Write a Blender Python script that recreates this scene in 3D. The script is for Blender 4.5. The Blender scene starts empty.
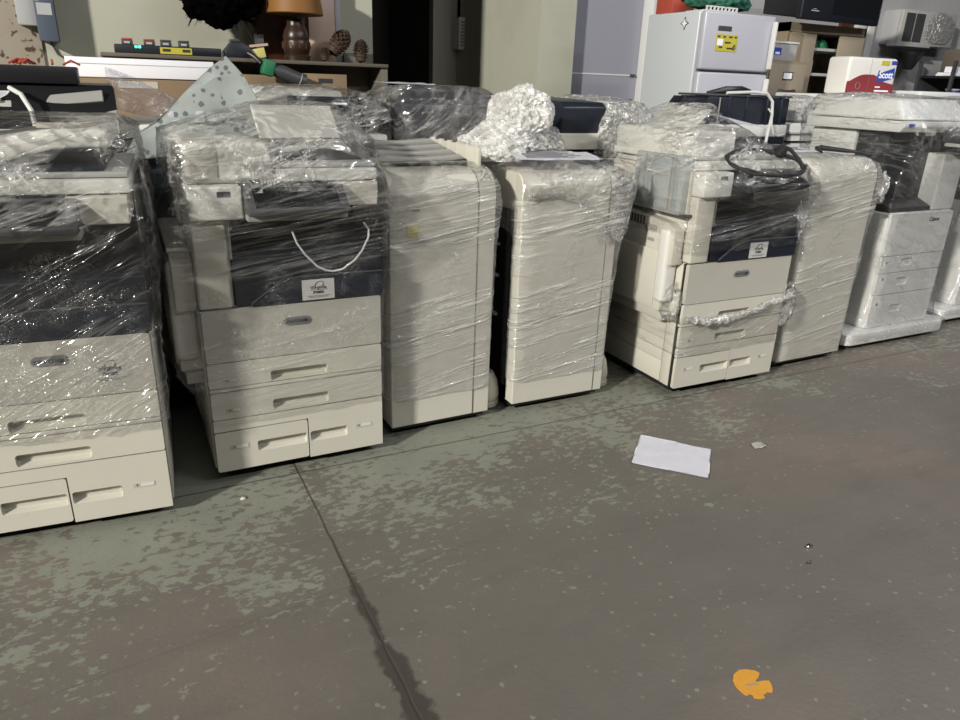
import bpy, bmesh, math, random
from mathutils import Vector, Matrix, noise
SC = bpy.context.scene
COL = SC.collection
R = math.radians
random.seed(7)

# ------------------------------------------------------------------ materials
def node(nt, t, **kw):
    n = nt.nodes.new(t)
    for k, v in kw.items():
        setattr(n, k, v)
    return n

def pm(name, col, rough=.5, metal=0., var=.06, scale=6., bump=0., bscale=200., spec=.5, emit=None, estr=0., trans=0., alpha=1.):
    """principled material with a little procedural variation in colour and gloss"""
    m = bpy.data.materials.new(name); m.use_nodes = True
    nt = m.node_tree; b = nt.nodes['Principled BSDF']; L = nt.links.new
    tc = node(nt, 'ShaderNodeTexCoord'); nz = node(nt, 'ShaderNodeTexNoise')
    nz.inputs['Scale'].default_value = scale; nz.inputs['Detail'].default_value = 6
    L(tc.outputs['Object'], nz.inputs['Vector'])
    mx = node(nt, 'ShaderNodeMix', data_type='RGBA')
    mx.inputs[6].default_value = (*[c * (1 - var) for c in col], 1)
    mx.inputs[7].default_value = (*[min(1, c * (1 + var)) for c in col], 1)
    L(nz.outputs['Fac'], mx.inputs[0]); L(mx.outputs[2], b.inputs['Base Color'])
    b.inputs['Roughness'].default_value = rough; b.inputs['Metallic'].default_value = metal
    b.inputs['Specular IOR Level'].default_value = spec
    if bump:
        n2 = node(nt, 'ShaderNodeTexNoise'); n2.inputs['Scale'].default_value = bscale; n2.inputs['Detail'].default_value = 4
        L(tc.outputs['Object'], n2.inputs['Vector'])
        bp = node(nt, 'ShaderNodeBump'); bp.inputs['Strength'].default_value = bump; bp.inputs['Distance'].default_value = .002
        L(n2.outputs['Fac'], bp.inputs['Height']); L(bp.outputs['Normal'], b.inputs['Normal'])
    if emit:
        b.inputs['Emission Color'].default_value = (*emit, 1); b.inputs['Emission Strength'].default_value = estr
    if trans: b.inputs['Transmission Weight'].default_value = trans
    if alpha < 1: b.inputs['Alpha'].default_value = alpha
    return m

M = {}
M['beige'] = pm('beige_plastic', (.53, .51, .44), .45, var=.04)
M['beige2'] = pm('grey_beige_plastic', (.43, .415, .365), .45, var=.04)
M['white'] = pm('white_plastic', (.63, .62, .575), .45, var=.03)
M['coolwhite'] = pm('cool_white_plastic', (.62, .62, .60), .45, var=.03)
M['grey'] = pm('grey_plastic', (.30, .295, .275), .5)
M['lgrey'] = pm('light_grey_plastic', (.42, .42, .40), .5)
M['dgrey'] = pm('dark_grey_plastic', (.055, .056, .06), .45)
M['black'] = pm('black_plastic', (.012, .012, .014), .4)
M['navy'] = pm('navy_plastic', (.011, .015, .025), .38)
M['navy2'] = pm('deep_navy_plastic', (.008, .010, .016), .45)
M['gap'] = pm('shadow_gap_plastic', (.05, .048, .042), .7)
M['rubber'] = pm('black_rubber', (.012, .012, .012), .7)
M['screen'] = pm('screen_glass', (.008, .009, .011), .12)
M['paper'] = pm('white_paper', (.87, .87, .92), .8, var=.02)
M['sticker'] = pm('silver_sticker', (.50, .50, .48), .5)
M['ink'] = pm('grey_ink', (.03, .03, .035), .7)
M['fineink'] = pm('pale_ink', (.2, .2, .22), .7)
M['badge'] = pm('badge_grey', (.17, .17, .17), .35)
M['card'] = pm('cardboard', (.25, .175, .105), .85, var=.1)
M['tan'] = pm('tan_steel', (.27, .215, .15), .5, var=.05)
M['tan2'] = pm('pale_tan_steel', (.31, .26, .195), .5, var=.05)
M['steel'] = pm('chrome_steel', (.6, .6, .6), .25, 1.)
M['fridge'] = pm('fridge_enamel', (.54, .57, .60), .3, var=.02)
M['fridge2'] = pm('fridge_door_enamel', (.46, .46, .52), .3, var=.02)
M['yellow'] = pm('yellow_label', (.50, .44, .05), .5)
M['orange'] = pm('orange_vinyl', (.62, .29, .03), .6, var=.12, scale=60)
M['red'] = pm('red_plastic', (.42, .035, .03), .5)
M['redprint'] = pm('red_print', (.23, .03, .035), .55)
M['blueprint'] = pm('blue_print', (.03, .07, .36), .5)
M['tool_red'] = pm('tool_red', (.40, .07, .045), .5)
M['green'] = pm('green_cloth', (.02, .12, .075), .8, bump=.6, bscale=60)
M['toolgreen'] = pm('tool_green', (.02, .16, .07), .5)
M['wood'] = pm('dark_turned_wood', (.03, .014, .008), .35, var=.4, scale=18)
M['redwood'] = pm('red_brown_wood', (.07, .02, .008), .45, var=.45, scale=9)
M['shelfwood'] = pm('shelf_board', (.12, .10, .075), .6, var=.15)
M['shelfpanel'] = pm('shelf_panel', (.16, .145, .115), .6, var=.12)
M['amber'] = pm('amber_shade', (.22, .095, .016), .6, var=.1)
M['cone'] = pm('pine_cone', (.05, .027, .015), .7, var=.35, scale=40)
M['fur'] = pm('black_shag', (.0022, .002, .002), 1., spec=0.)
M['mirror'] = pm('pinkish_panel', (.55, .40, .32), .4)
M['breaker'] = pm('blue_grey_enamel', (.085, .105, .145), .45)
M['lightenamel'] = pm('light_grey_enamel', (.42, .42, .43), .5)
M['led'] = pm('green_led', (.02, .5, .25), .4, emit=(.05, 1, .5), estr=6)
M['clear'] = pm('clear_tub_plastic', (.55, .57, .6), .25, alpha=.55)
M['smoke'] = pm('clear_tray_plastic', (.42, .46, .47), .2, alpha=.62)
M['foil'] = pm('crumpled_foil', (.75, .75, .75), .38, .75, bump=1., bscale=26)
M['whitecable'] = pm('white_cable', (.60, .60, .58), .5)
M['yellownote'] = pm('yellow_note', (.62, .56, .18), .7)
M['bubblefilm'] = None

def film_mat(name, milk=.03, gloss=.22, rot=(0, .16, 0), sc=(3., 3., 60.), fine=46., bump=.7, crease=.5, tint=(.985, .985, .985), rough=.13, haze=.03, cov=.47):
    """clear stretch film: see-through, glossy, with stretch lines and sharp creases"""
    m = bpy.data.materials.new(name); m.use_nodes = True
    nt = m.node_tree; nt.nodes.clear(); L = nt.links.new
    def mt(op, a, c=None, cl=False):
        n = node(nt, 'ShaderNodeMath', operation=op, use_clamp=cl)
        for i, q in enumerate((a, c)):
            if q is None: continue
            if isinstance(q, (int, float)): n.inputs[i].default_value = q
            else: L(q, n.inputs[i])
        return n.outputs[0]
    def mr(v, a, c, x=0., y=1.):
        n = node(nt, 'ShaderNodeMapRange'); L(v, n.inputs[0])
        for i, q in enumerate((a, c, x, y)): n.inputs[i + 1].default_value = q
        return n.outputs[0]
    def nz(vec, scale, det=3, rg=.55, dist=0.):
        n = node(nt, 'ShaderNodeTexNoise'); n.inputs['Scale'].default_value = scale; n.inputs['Detail'].default_value = det; n.inputs['Roughness'].default_value = rg; n.inputs['Distortion'].default_value = dist
        L(vec, n.inputs['Vector']); return n.outputs['Fac']
    def ridge(v, k): return mt('SUBTRACT', 1., mt('MULTIPLY', mt('ABSOLUTE', mt('SUBTRACT', v, .5)), k), True)
    out = node(nt, 'ShaderNodeOutputMaterial'); tc = node(nt, 'ShaderNodeTexCoord'); P = tc.outputs['Object']
    mp0 = node(nt, 'ShaderNodeMapping'); mp0.inputs['Rotation'].default_value = rot; L(P, mp0.inputs['Vector'])
    mp = node(nt, 'ShaderNodeMapping'); mp.inputs['Scale'].default_value = sc; L(mp0.outputs['Vector'], mp.inputs['Vector'])
    S = mp.outputs['Vector']
    mp2 = node(nt, 'ShaderNodeMapping'); mp2.inputs['Scale'].default_value = [c * .28 for c in sc]; mp2.inputs['Location'].default_value = (3, 7, 2); L(mp0.outputs['Vector'], mp2.inputs['Vector'])
    a = nz(S, 1., 2, .5, .3)
    m1_ = mr(nz(mp2.outputs['Vector'], 1., 2), .46, .62)         # creases come in bundles
    ra = mt('MULTIPLY', ridge(a, 11.), m1_)                     # long drawn creases
    v = nz(P, fine, 2, .5, 1.2)
    mask = mr(nz(P, 5.0, 2), cov, cov + .14)                          # where the film is slack
    rv = mt('MULTIPLY', ridge(v, 8.), mask)                     # small crackled creases
    low = nz(P, 9., 2)
    h = mt('ADD', mt('ADD', mt('MULTIPLY', ra, .6), mt('MULTIPLY', rv, .6 * crease)), mt('MULTIPLY', low, 1.1))
    bp = node(nt, 'ShaderNodeBump'); bp.inputs['Strength'].default_value = bump; bp.inputs['Distance'].default_value = .012
    L(h, bp.inputs['Height']); N = bp.outputs['Normal']
    fm = mt('ADD', mt('MULTIPLY', ra, milk * 3.), mt('MULTIPLY', rv, milk * 2.5 * crease))
    fm = mt('ADD', fm, haze, True)
    tr = node(nt, 'ShaderNodeBsdfTransparent'); tr.inputs['Color'].default_value = (*tint, 1)
    df = node(nt, 'ShaderNodeBsdfDiffuse'); df.inputs['Color'].default_value = (.88, .87, .84, 1); L(N, df.inputs['Normal'])
    gl = node(nt, 'ShaderNodeBsdfGlossy'); gl.inputs['Roughness'].default_value = rough; L(N, gl.inputs['Normal'])
    m1 = node(nt, 'ShaderNodeMixShader'); L(fm, m1.inputs[0]); L(tr.outputs[0], m1.inputs[1]); L(df.outputs[0], m1.inputs[2])
    lw = node(nt, 'ShaderNodeLayerWeight'); lw.inputs['Blend'].default_value = .18; L(N, lw.inputs['Normal'])
    fr = mt('ADD', mr(lw.outputs['Fresnel'], 0., 1., gloss * .28, min(1., gloss * 2.2)), mt('MULTIPLY', mt('MAXIMUM', ra, rv), gloss * .3), True)
    m2 = node(nt, 'ShaderNodeMixShader'); L(fr, m2.inputs[0]); L(m1.outputs[0], m2.inputs[1]); L(gl.outputs[0], m2.inputs[2])
    L(m2.outputs[0], out.inputs['Surface'])
    return m

FILM = film_mat('stretch_film', .045, .15, bump=.85, crease=.8, haze=.006)
FILM_D = film_mat('stretch_film_slanted', .05, .18, rot=(0, .5, 0), sc=(4, 4, 48), bump=.95, crease=.7, haze=.012)
FILM_T = film_mat('stretch_film_taut', .12, .20, rot=(0, .16, 0), sc=(2.2, 2.2, 58), bump=1., crease=.4, fine=30, haze=.10)
FILM_TOP = film_mat('stretch_film_crinkled', .14, .26, rot=(0, .3, 0), sc=(8, 8, 40), bump=.95, crease=.9, fine=30, haze=.015, cov=.515)
FILM_C = film_mat('crumpled_film', .18, .30, sc=(14, 14, 18), fine=32, bump=1., crease=1.1, haze=.16, cov=.38)
FILM_S = film_mat('loose_film_heap', 0.2, .06, sc=(20, 20, 24), fine=34, bump=.55, crease=.8, haze=.32, cov=.36, rough=.2)

# ------------------------------------------------------------------ mesh building
class MB:
    def __init__(s): s.bm = bmesh.new()
    def _merge(s, b2):
        me = bpy.data.meshes.new('tmp'); b2.to_mesh(me); b2.free(); s.bm.from_mesh(me); bpy.data.meshes.remove(me); return s
    def box(s, x0, x1, y0, y1, z0, z1, bev=0., seg=2, rot=None, piv=None):
        b = bmesh.new(); bmesh.ops.create_cube(b, size=1)
        for v in b.verts:
            v.co = Vector(((x0 + x1) / 2 + v.co.x * (x1 - x0), (y0 + y1) / 2 + v.co.y * (y1 - y0), (z0 + z1) / 2 + v.co.z * (z1 - z0)))
        if bev: bmesh.ops.bevel(b, geom=b.edges[:], offset=min(bev, .49 * min(x1 - x0, y1 - y0, z1 - z0)), segments=seg, profile=.5, affect='EDGES')
        if rot is not None:
            p = Vector(piv if piv else ((x0 + x1) / 2, (y0 + y1) / 2, (z0 + z1) / 2))
            mt = Matrix.Translation(p) @ rot.to_4x4() @ Matrix.Translation(-p)
            bmesh.ops.transform(b, matrix=mt, verts=b.verts)
        return s._merge(b)
    def prism(s, pts, ax, a, b_, bev=0., seg=2):
        """polygon pts in the two axes other than ax (order: x:(y,z) y:(x,z) z:(x,y)), extruded a..b_"""
        b = bmesh.new()
        def P(p, t): return {'x': (t, p[0], p[1]), 'y': (p[0], t, p[1]), 'z': (p[0], p[1], t)}[ax]
        f0 = [b.verts.new(P(p, a)) for p in pts]; f1 = [b.verts.new(P(p, b_)) for p in pts]
        b.faces.new(f0); b.faces.new(f1[::-1]); n = len(pts)
        for i in range(n): b.faces.new((f0[i], f0[(i + 1) % n], f1[(i + 1) % n], f1[i]))
        bmesh.ops.recalc_face_normals(b, faces=b.faces)
        if bev: bmesh.ops.bevel(b, geom=b.edges[:], offset=bev, segments=seg, profile=.5, affect='EDGES')
        return s._merge(b)
    def slab(s, c4, th):
        """four corners (ccw) and a thickness along the face normal"""
        b = bmesh.new(); c = [Vector(p) for p in c4]; n = (c[1] - c[0]).cross(c[3] - c[0]).normalized() * th
        f0 = [b.verts.new(p) for p in c]; f1 = [b.verts.new(p - n) for p in c]
        b.faces.new(f0); b.faces.new(f1[::-1])
        for i in range(4): b.faces.new((f0[i], f0[(i + 1) % 4], f1[(i + 1) % 4], f1[i]))
        bmesh.ops.recalc_face_normals(b, faces=b.faces)
        bmesh.ops.bevel(b, geom=b.edges[:], offset=th * .25, segments=1, affect='EDGES')
        return s._merge(b)
    def tube(s, pts, r, seg=8, closed=False):
        b = bmesh.new(); pts = [Vector(p) for p in pts]; n = len(pts); rings = []
        rad = r if hasattr(r, '__len__') else [r] * n
        up = Vector((0, 0, 1)); prev = None
        for i, p in enumerate(pts):
            t = (pts[(i + 1) % n] - pts[i - 1]) if closed else (pts[min(i + 1, n - 1)] - pts[max(i - 1, 0)])
            t = t.normalized() if t.length > 1e-9 else Vector((1, 0, 0))
            a = prev if prev is not None else (up if abs(t.dot(up)) < .9 else Vector((1, 0, 0)))
            a = (a - t * a.dot(t)).normalized(); prev = a; c = t.cross(a)
            rings.append([b.verts.new(p + (a * math.cos(2 * math.pi * k / seg) + c * math.sin(2 * math.pi * k / seg)) * rad[i]) for k in range(seg)])
        for i in range(n if closed else n - 1):
            A, B = rings[i], rings[(i + 1) % n]
            for k in range(seg): b.faces.new((A[k], A[(k + 1) % seg], B[(k + 1) % seg], B[k]))
        if not closed: b.faces.new(rings[0][::-1]); b.faces.new(rings[-1])
        bmesh.ops.recalc_face_normals(b, faces=b.faces)
        return s._merge(b)
    def lathe(s, prof, c=(0, 0, 0), seg=24):
        b = bmesh.new(); rings = []
        for (r, z) in prof:
            rings.append([b.verts.new((c[0] + r * math.cos(2 * math.pi * k / seg), c[1] + r * math.sin(2 * math.pi * k / seg), c[2] + z)) for k in range(seg)])
        for A, B in zip(rings, rings[1:]):
            for k in range(seg): b.faces.new((A[k], A[(k + 1) % seg], B[(k + 1) % seg], B[k]))
        b.faces.new(rings[0][::-1]); b.faces.new(rings[-1])
        bmesh.ops.recalc_face_normals(b, faces=b.faces)
        return s._merge(b)
    def plate(s, outer, holes, y, th):
        """front plate in the xz plane at y (front) .. y+th, polygon outer, holes = (x0,x1,z0,z1,r,depth)"""
        b = bmesh.new(); th = abs(th)
        def loop(pts, yy): return [b.verts.new((p[0], yy, p[1])) for p in pts]
        def edges(vs): return [b.edges.new((vs[i], vs[(i + 1) % len(vs)])) for i in range(len(vs))]
        o = loop(outer, y); es = edges(o); hl = []
        for h in holes:
            pts = rrect(*h[:5]); hv = loop(pts, y); es += edges(hv); hl.append((hv, pts, h[5]))
        bmesh.ops.triangle_fill(b, edges=es, use_beauty=True, use_dissolve=False)
        ob = loop(outer, y + th); n = len(o)
        for i in range(n): b.faces.new((o[i], o[(i + 1) % n], ob[(i + 1) % n], ob[i]))
        if not holes: b.faces.new(ob)
        for hv, pts, d in hl:
            z0 = min(p[1] for p in pts); zc = (z0 + max(p[1] for p in pts)) / 2
            # the pocket's lower lip slopes back and up
            hb = [b.verts.new((p[0], y + d, p[1] + (0.35 * (zc - p[1]) if p[1] < zc else 0))) for p in pts]; n = len(hv)
            for i in range(n): b.faces.new((hv[i], hv[(i + 1) % n], hb[(i + 1) % n], hb[i]))
            b.faces.new(hb)
        bmesh.ops.recalc_face_normals(b, faces=b.faces)
        return s._merge(b)
    def xf(s, m): bmesh.ops.transform(s.bm, matrix=m, verts=s.bm.verts); return s
    def build(s, name, mat, parent=None, smooth=35, loc=None):
        me = bpy.data.meshes.new(name); s.bm.to_mesh(me); s.bm.free()
        o = bpy.data.objects.new(name, me); COL.objects.link(o)
        if mat is not None: me.materials.append(mat)
        if smooth:
            me.polygons.foreach_set('use_smooth', [True] * len(me.polygons)); me.set_sharp_from_angle(angle=R(smooth))
        if parent is not None: o.parent = parent
        if loc is not None: o.location = loc
        return o

def rrect(x0, x1, z0, z1, r, n=5):
    pts = []; r = min(r, (x1 - x0) / 2 - 1e-4, (z1 - z0) / 2 - 1e-4)
    for cx, cz, a0 in ((x1 - r, z1 - r, 0), (x0 + r, z1 - r, 90), (x0 + r, z0 + r, 180), (x1 - r, z0 + r, 270)):
        for k in range(n): a = R(a0 + 90 * k / (n - 1)); pts.append((cx + r * math.cos(a), cz + r * math.sin(a)))
    return pts

def B(*a, **k): return MB().box(*a, **k)

def thing(name, label, cat, loc=(0, 0, 0), rz=0., group=None):
    o = bpy.data.objects.new(name, None); COL.objects.link(o); o.empty_display_size = .1
    o.location = loc; o.rotation_euler = (0, 0, R(rz)); return tag(o, label, cat, group)
def tag(o, label=None, cat=None, group=None, kind=None):
    if label: o['label'] = label
    if cat: o['category'] = cat
    if group: o['group'] = group
    if kind: o['kind'] = kind
    return o

def text(name, body, size, loc, mat, parent, face='front', align='CENTER', sx=1., bold=0.):
    cu = bpy.data.curves.new('txt', 'FONT'); cu.body = body; cu.size = size; cu.align_x = align; cu.align_y = 'CENTER'; cu.extrude = .0004; cu.offset = bold
    t = bpy.data.objects.new('txt', cu); COL.objects.link(t)
    dg = bpy.context.evaluated_depsgraph_get(); me = bpy.data.meshes.new_from_object(t.evaluated_get(dg)); bpy.data.objects.remove(t); bpy.data.curves.remove(cu)
    me.name = name; me.materials.clear(); me.materials.append(mat)
    me.transform(Matrix.Diagonal((sx, 1, 1, 1)))
    if face == 'front': me.transform(Matrix.Rotation(R(90), 4, 'X'))
    elif face == 'left': me.transform(Matrix.Rotation(R(-90), 4, 'Z') @ Matrix.Rotation(R(90), 4, 'X'))
    o = bpy.data.objects.new(name, me); COL.objects.link(o); o.location = loc
    if parent is not None: o.parent = parent
    return o

# ------------------------------------------------------------------ stretch film shells
def wrap(name, parent, rings, mat, amp=.006, sag=.010, seed=0, seg=132, vr=84, slope=.18, fs=2.2, fz=26., rad=.05, close=True, mat2=None, zc=9.):
    """film drawn tight round a machine: rings of (z, x0, x1, y0, y1), wrinkled outward"""
    bm = bmesh.new(); zs = [r[0] for r in rings]; rows = []; off = Vector((seed * 13.7, seed * 5.1, seed * 9.3))
    # spread rows by distance along the profile
    cum = [0.]
    for a, b in zip(rings, rings[1:]):
        cum.append(cum[-1] + abs(b[0] - a[0]) + .5 * max(abs(b[i] - a[i]) for i in range(1, 5)))
    for j in range(vr + 1):
        d = cum[-1] * j / vr; i = 0
        while i < len(rings) - 2 and d > cum[i + 1]: i += 1
        f = (d - cum[i]) / max(1e-6, cum[i + 1] - cum[i]); f = f * f * (3 - 2 * f) * .35 + f * .65
        z, x0, x1, y0, y1 = [rings[i][k] + (rings[i + 1][k] - rings[i][k]) * f for k in range(5)]
        w, dp = x1 - x0, y1 - y0; r = min(rad, w * .45, dp * .45); per = 2 * (w + dp) - 8 * r + 2 * math.pi * r
        row = []
        for k in range(seg):
            s = per * k / seg; p, n = _rr(s, x0, x1, y0, y1, r)
            q = Vector((p[0], p[1], z)); zz = z + slope * (s if s < per / 2 else per - s)
            w1 = 1 - abs(noise.noise(Vector((s * fs if s < per / 2 else (per - s) * fs + 40, zz * fz, seed * 3.3)))) * 2
            w2 = noise.noise(q * 4.5 + off)
            cr = max(0., noise.noise(q * 3.1 - off) + .05) * 2.2
            w3 = 1 - abs(noise.noise(q * 17 + off)) * 2
            h = .004 + amp * max(0, w1) + sag * max(-.2, w2) + amp * 1.3 * cr * w3
            row.append(bm.verts.new((p[0] + n[0] * h, p[1] + n[1] * h, z + (amp * .7 * w3 * cr if j not in (0,) else amp * 1.6 * w3))))
        rows.append(row)
    for A, Bq in zip(rows, rows[1:]):
        for k in range(seg): bm.faces.new((A[k], A[(k + 1) % seg], Bq[(k + 1) % seg], Bq[k]))
    if close:
        c = bm.verts.new(sum((v.co for v in rows[-1]), Vector()) / seg)
        for k in range(seg): bm.faces.new((rows[-1][k], rows[-1][(k + 1) % seg], c))
    bmesh.ops.recalc_face_normals(bm, faces=bm.faces)
    m = MB(); m.bm.free(); m.bm = bm
    o = m.build(name, mat, parent, smooth=180)
    if mat2:
        o.data.materials.append(mat2)
        for p in o.data.polygons:
            c = p.center; p.material_index = 1 if c.z + .05 * noise.noise(c * 6) > zc else 0
    return o

def _rr(s, x0, x1, y0, y1, r):
    """point and outward normal at arc length s on a rounded rectangle (starts front left, runs right)"""
    w, d = x1 - x0 - 2 * r, y1 - y0 - 2 * r; q = math.pi * r / 2
    segs = [(w, 'l', (x0 + r, y0), (1, 0), (0, -1)), (q, 'a', (x1 - r, y0 + r), -90), (d, 'l', (x1, y0 + r), (0, 1), (1, 0)), (q, 'a', (x1 - r, y1 - r), 0),
            (w, 'l', (x1 - r, y1), (-1, 0), (0, 1)), (q, 'a', (x0 + r, y1 - r), 90), (d, 'l', (x0, y1 - r), (0, -1), (-1, 0)), (q, 'a', (x0 + r, y0 + r), 180)]
    for t in segs:
        if s <= t[0] + 1e-9:
            if t[1] == 'l': return (t[2][0] + t[3][0] * s, t[2][1] + t[3][1] * s), t[4]
            a = R(t[3]) + s / r; n = (math.cos(a), math.sin(a)); return (t[2][0] + n[0] * r, t[2][1] + n[1] * r), n
        s -= t[0]
    return (x0 + r, y0), (0, -1)

def sheet(name, parent, grid, mat, amp=.008, seed=0, nu=70, nv=50, freq=(3, 30), thick=.0004, extra=None):
    """wrinkled thin sheet through a 2-D grid of control points (bilinear), given a real thickness"""
    G = [[Vector(p) for p in row] for row in grid]; nr, nc = len(G), len(G[0]); bm = bmesh.new(); V = []
    def at(u, v):
        a, b = u * (nc - 1), v * (nr - 1); i, j = min(int(a), nc - 2), min(int(b), nr - 2); f, g = a - i, b - j
        f = f * f * (3 - 2 * f) * .6 + f * .4; g = g * g * (3 - 2 * g) * .6 + g * .4
        return G[j][i].lerp(G[j][i + 1], f).lerp(G[j + 1][i].lerp(G[j + 1][i + 1], f), g)
    n = ((G[0][-1] - G[0][0]).cross(G[-1][0] - G[0][0])).normalized()
    for j in range(nv + 1):
        V.append([])
        for i in range(nu + 1):
            u, v = i / nu, j / nv; p = at(u, v)
            w = (1 - 2 * abs(noise.noise(Vector((u * freq[0], v * freq[1], seed))))) * .7 + noise.noise(p * 14 + Vector((seed, 0, 0))) * .8
            if extra: p = extra(u, v, p)
            V[j].append(bm.verts.new(p + n * amp * w))
    for j in range(nv):
        for i in range(nu): bm.faces.new((V[j][i], V[j][i + 1], V[j + 1][i + 1], V[j + 1][i]))
    if thick: 
        bmesh.ops.solidify(bm, geom=bm.faces[:], thickness=thick)
    m = MB(); m.bm.free(); m.bm = bm
    return m.build(name, mat, parent, smooth=180)

def heap_mesh(sx, sy, sz, seed, sub=5, a1=.30, a2=.12, flat=.25):
    bm = bmesh.new(); bmesh.ops.create_icosphere(bm, subdivisions=sub, radius=1)
    o = Vector((seed * 7.7, seed * 3.1, seed))
    for v in bm.verts:
        p = v.co.copy(); h = 1 + a1 * noise.noise(p * 1.7 + o) + a2 * (1 - 2 * abs(noise.noise(p * 4.2 + o))) + a2 * .5 * (1 - 2 * abs(noise.noise(p * 9 - o)))
        v.co = Vector((p.x * sx * h, p.y * sy * h, max(-flat * sz, p.z * sz * h)))
    m = MB(); m.bm.free(); m.bm = bm; return m

# ------------------------------------------------------------------ the office copiers
def casters(root, xs, ys, top=.06):
    for x in xs:
        for y in ys:
            m = MB(); m.tube([(x - .012, y, .021), (x + .012, y, .021)], .021, 14); m.box(x - .018, x + .018, y - .012, y + .02, .03, top)
            m.build('caster', M['rubber'], root)

def sticker(root, x0, x1, z0, z1, y, plate=True, code='P10803'):
    cx = (x0 + x1) / 2; w = x1 - x0; h = z1 - z0
    if plate:
        st = B(x0, x1, y - .001, y + .0005, z0, z1).build('sticker', M['sticker'], root); par = st
    else: par = root
    yy = y - .0016
    p = [(cx + w * (.03 + .13 * math.cos(a)), yy, z1 - h * .26 + h * .15 * math.sin(a) + w * .03 * math.cos(a)) for a in [R(-50 + 12 * k) for k in range(22)]]
    MB().tube(p, .0011, 5).build('printed_swirl', M['ink'], par)
    text('printed_word', 'Virginia', h * .23, (cx, yy, z1 - h * .40), M['ink'], par, sx=1.15)
    text('printed_number', code, h * .17, (cx, yy, z1 - h * .64), M['ink'], par, bold=.0004)
    m = MB()
    for zz, ww in ((.51, .27), (.81, .36), (.87, .28)):
        m.box(cx - w * ww, cx + w * ww, yy - .0003, yy + .0003, z1 - h * zz - .0009, z1 - h * zz + .0009)
    m.build('printed_line', M['fineink'], par)

def badge(root, x0, x1, z0, z1, y):
    b = MB().prism(rrect(x0, x1, z0, z1, (z1 - z0) / 2), 'y', y - .004, y + .004, bev=.001, seg=1).build('maker_badge', M['badge'], root)
    text('badge_lettering', 'xerox', (z1 - z0) * .85, ((x0 + x1) / 2 - .008, y - .0045, (z0 + z1) / 2 + .001), M['ink'], b, sx=1.1)
    MB().lathe([(.0001, -.002), (.006, -.002), (.006, .002), (.0001, .002)], (0, 0, 0), 12).xf(Matrix.Translation((x1 - .018, y - .0045, (z0 + z1) / 2)) @ Matrix.Rotation(R(90), 4, 'X')).build('badge_ball', M['ink'], b)

def number_label(par, x0, x1, z0, z1, y, n):
    f = B(x0, x1, y - .0012, y + .0005, z0, z1, bev=.0006, seg=1).build('tray_label', M['beige2'], par)
    text('tray_number', n, .013, (x0 + .012, y - .0016, (z0 + z1) / 2), M['ink'], f)
    B(x0 + .022, x1 - .003, y - .0018, y - .001, z0 + .003, z1 - .003).build('label_window', M['white'], f)

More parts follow.
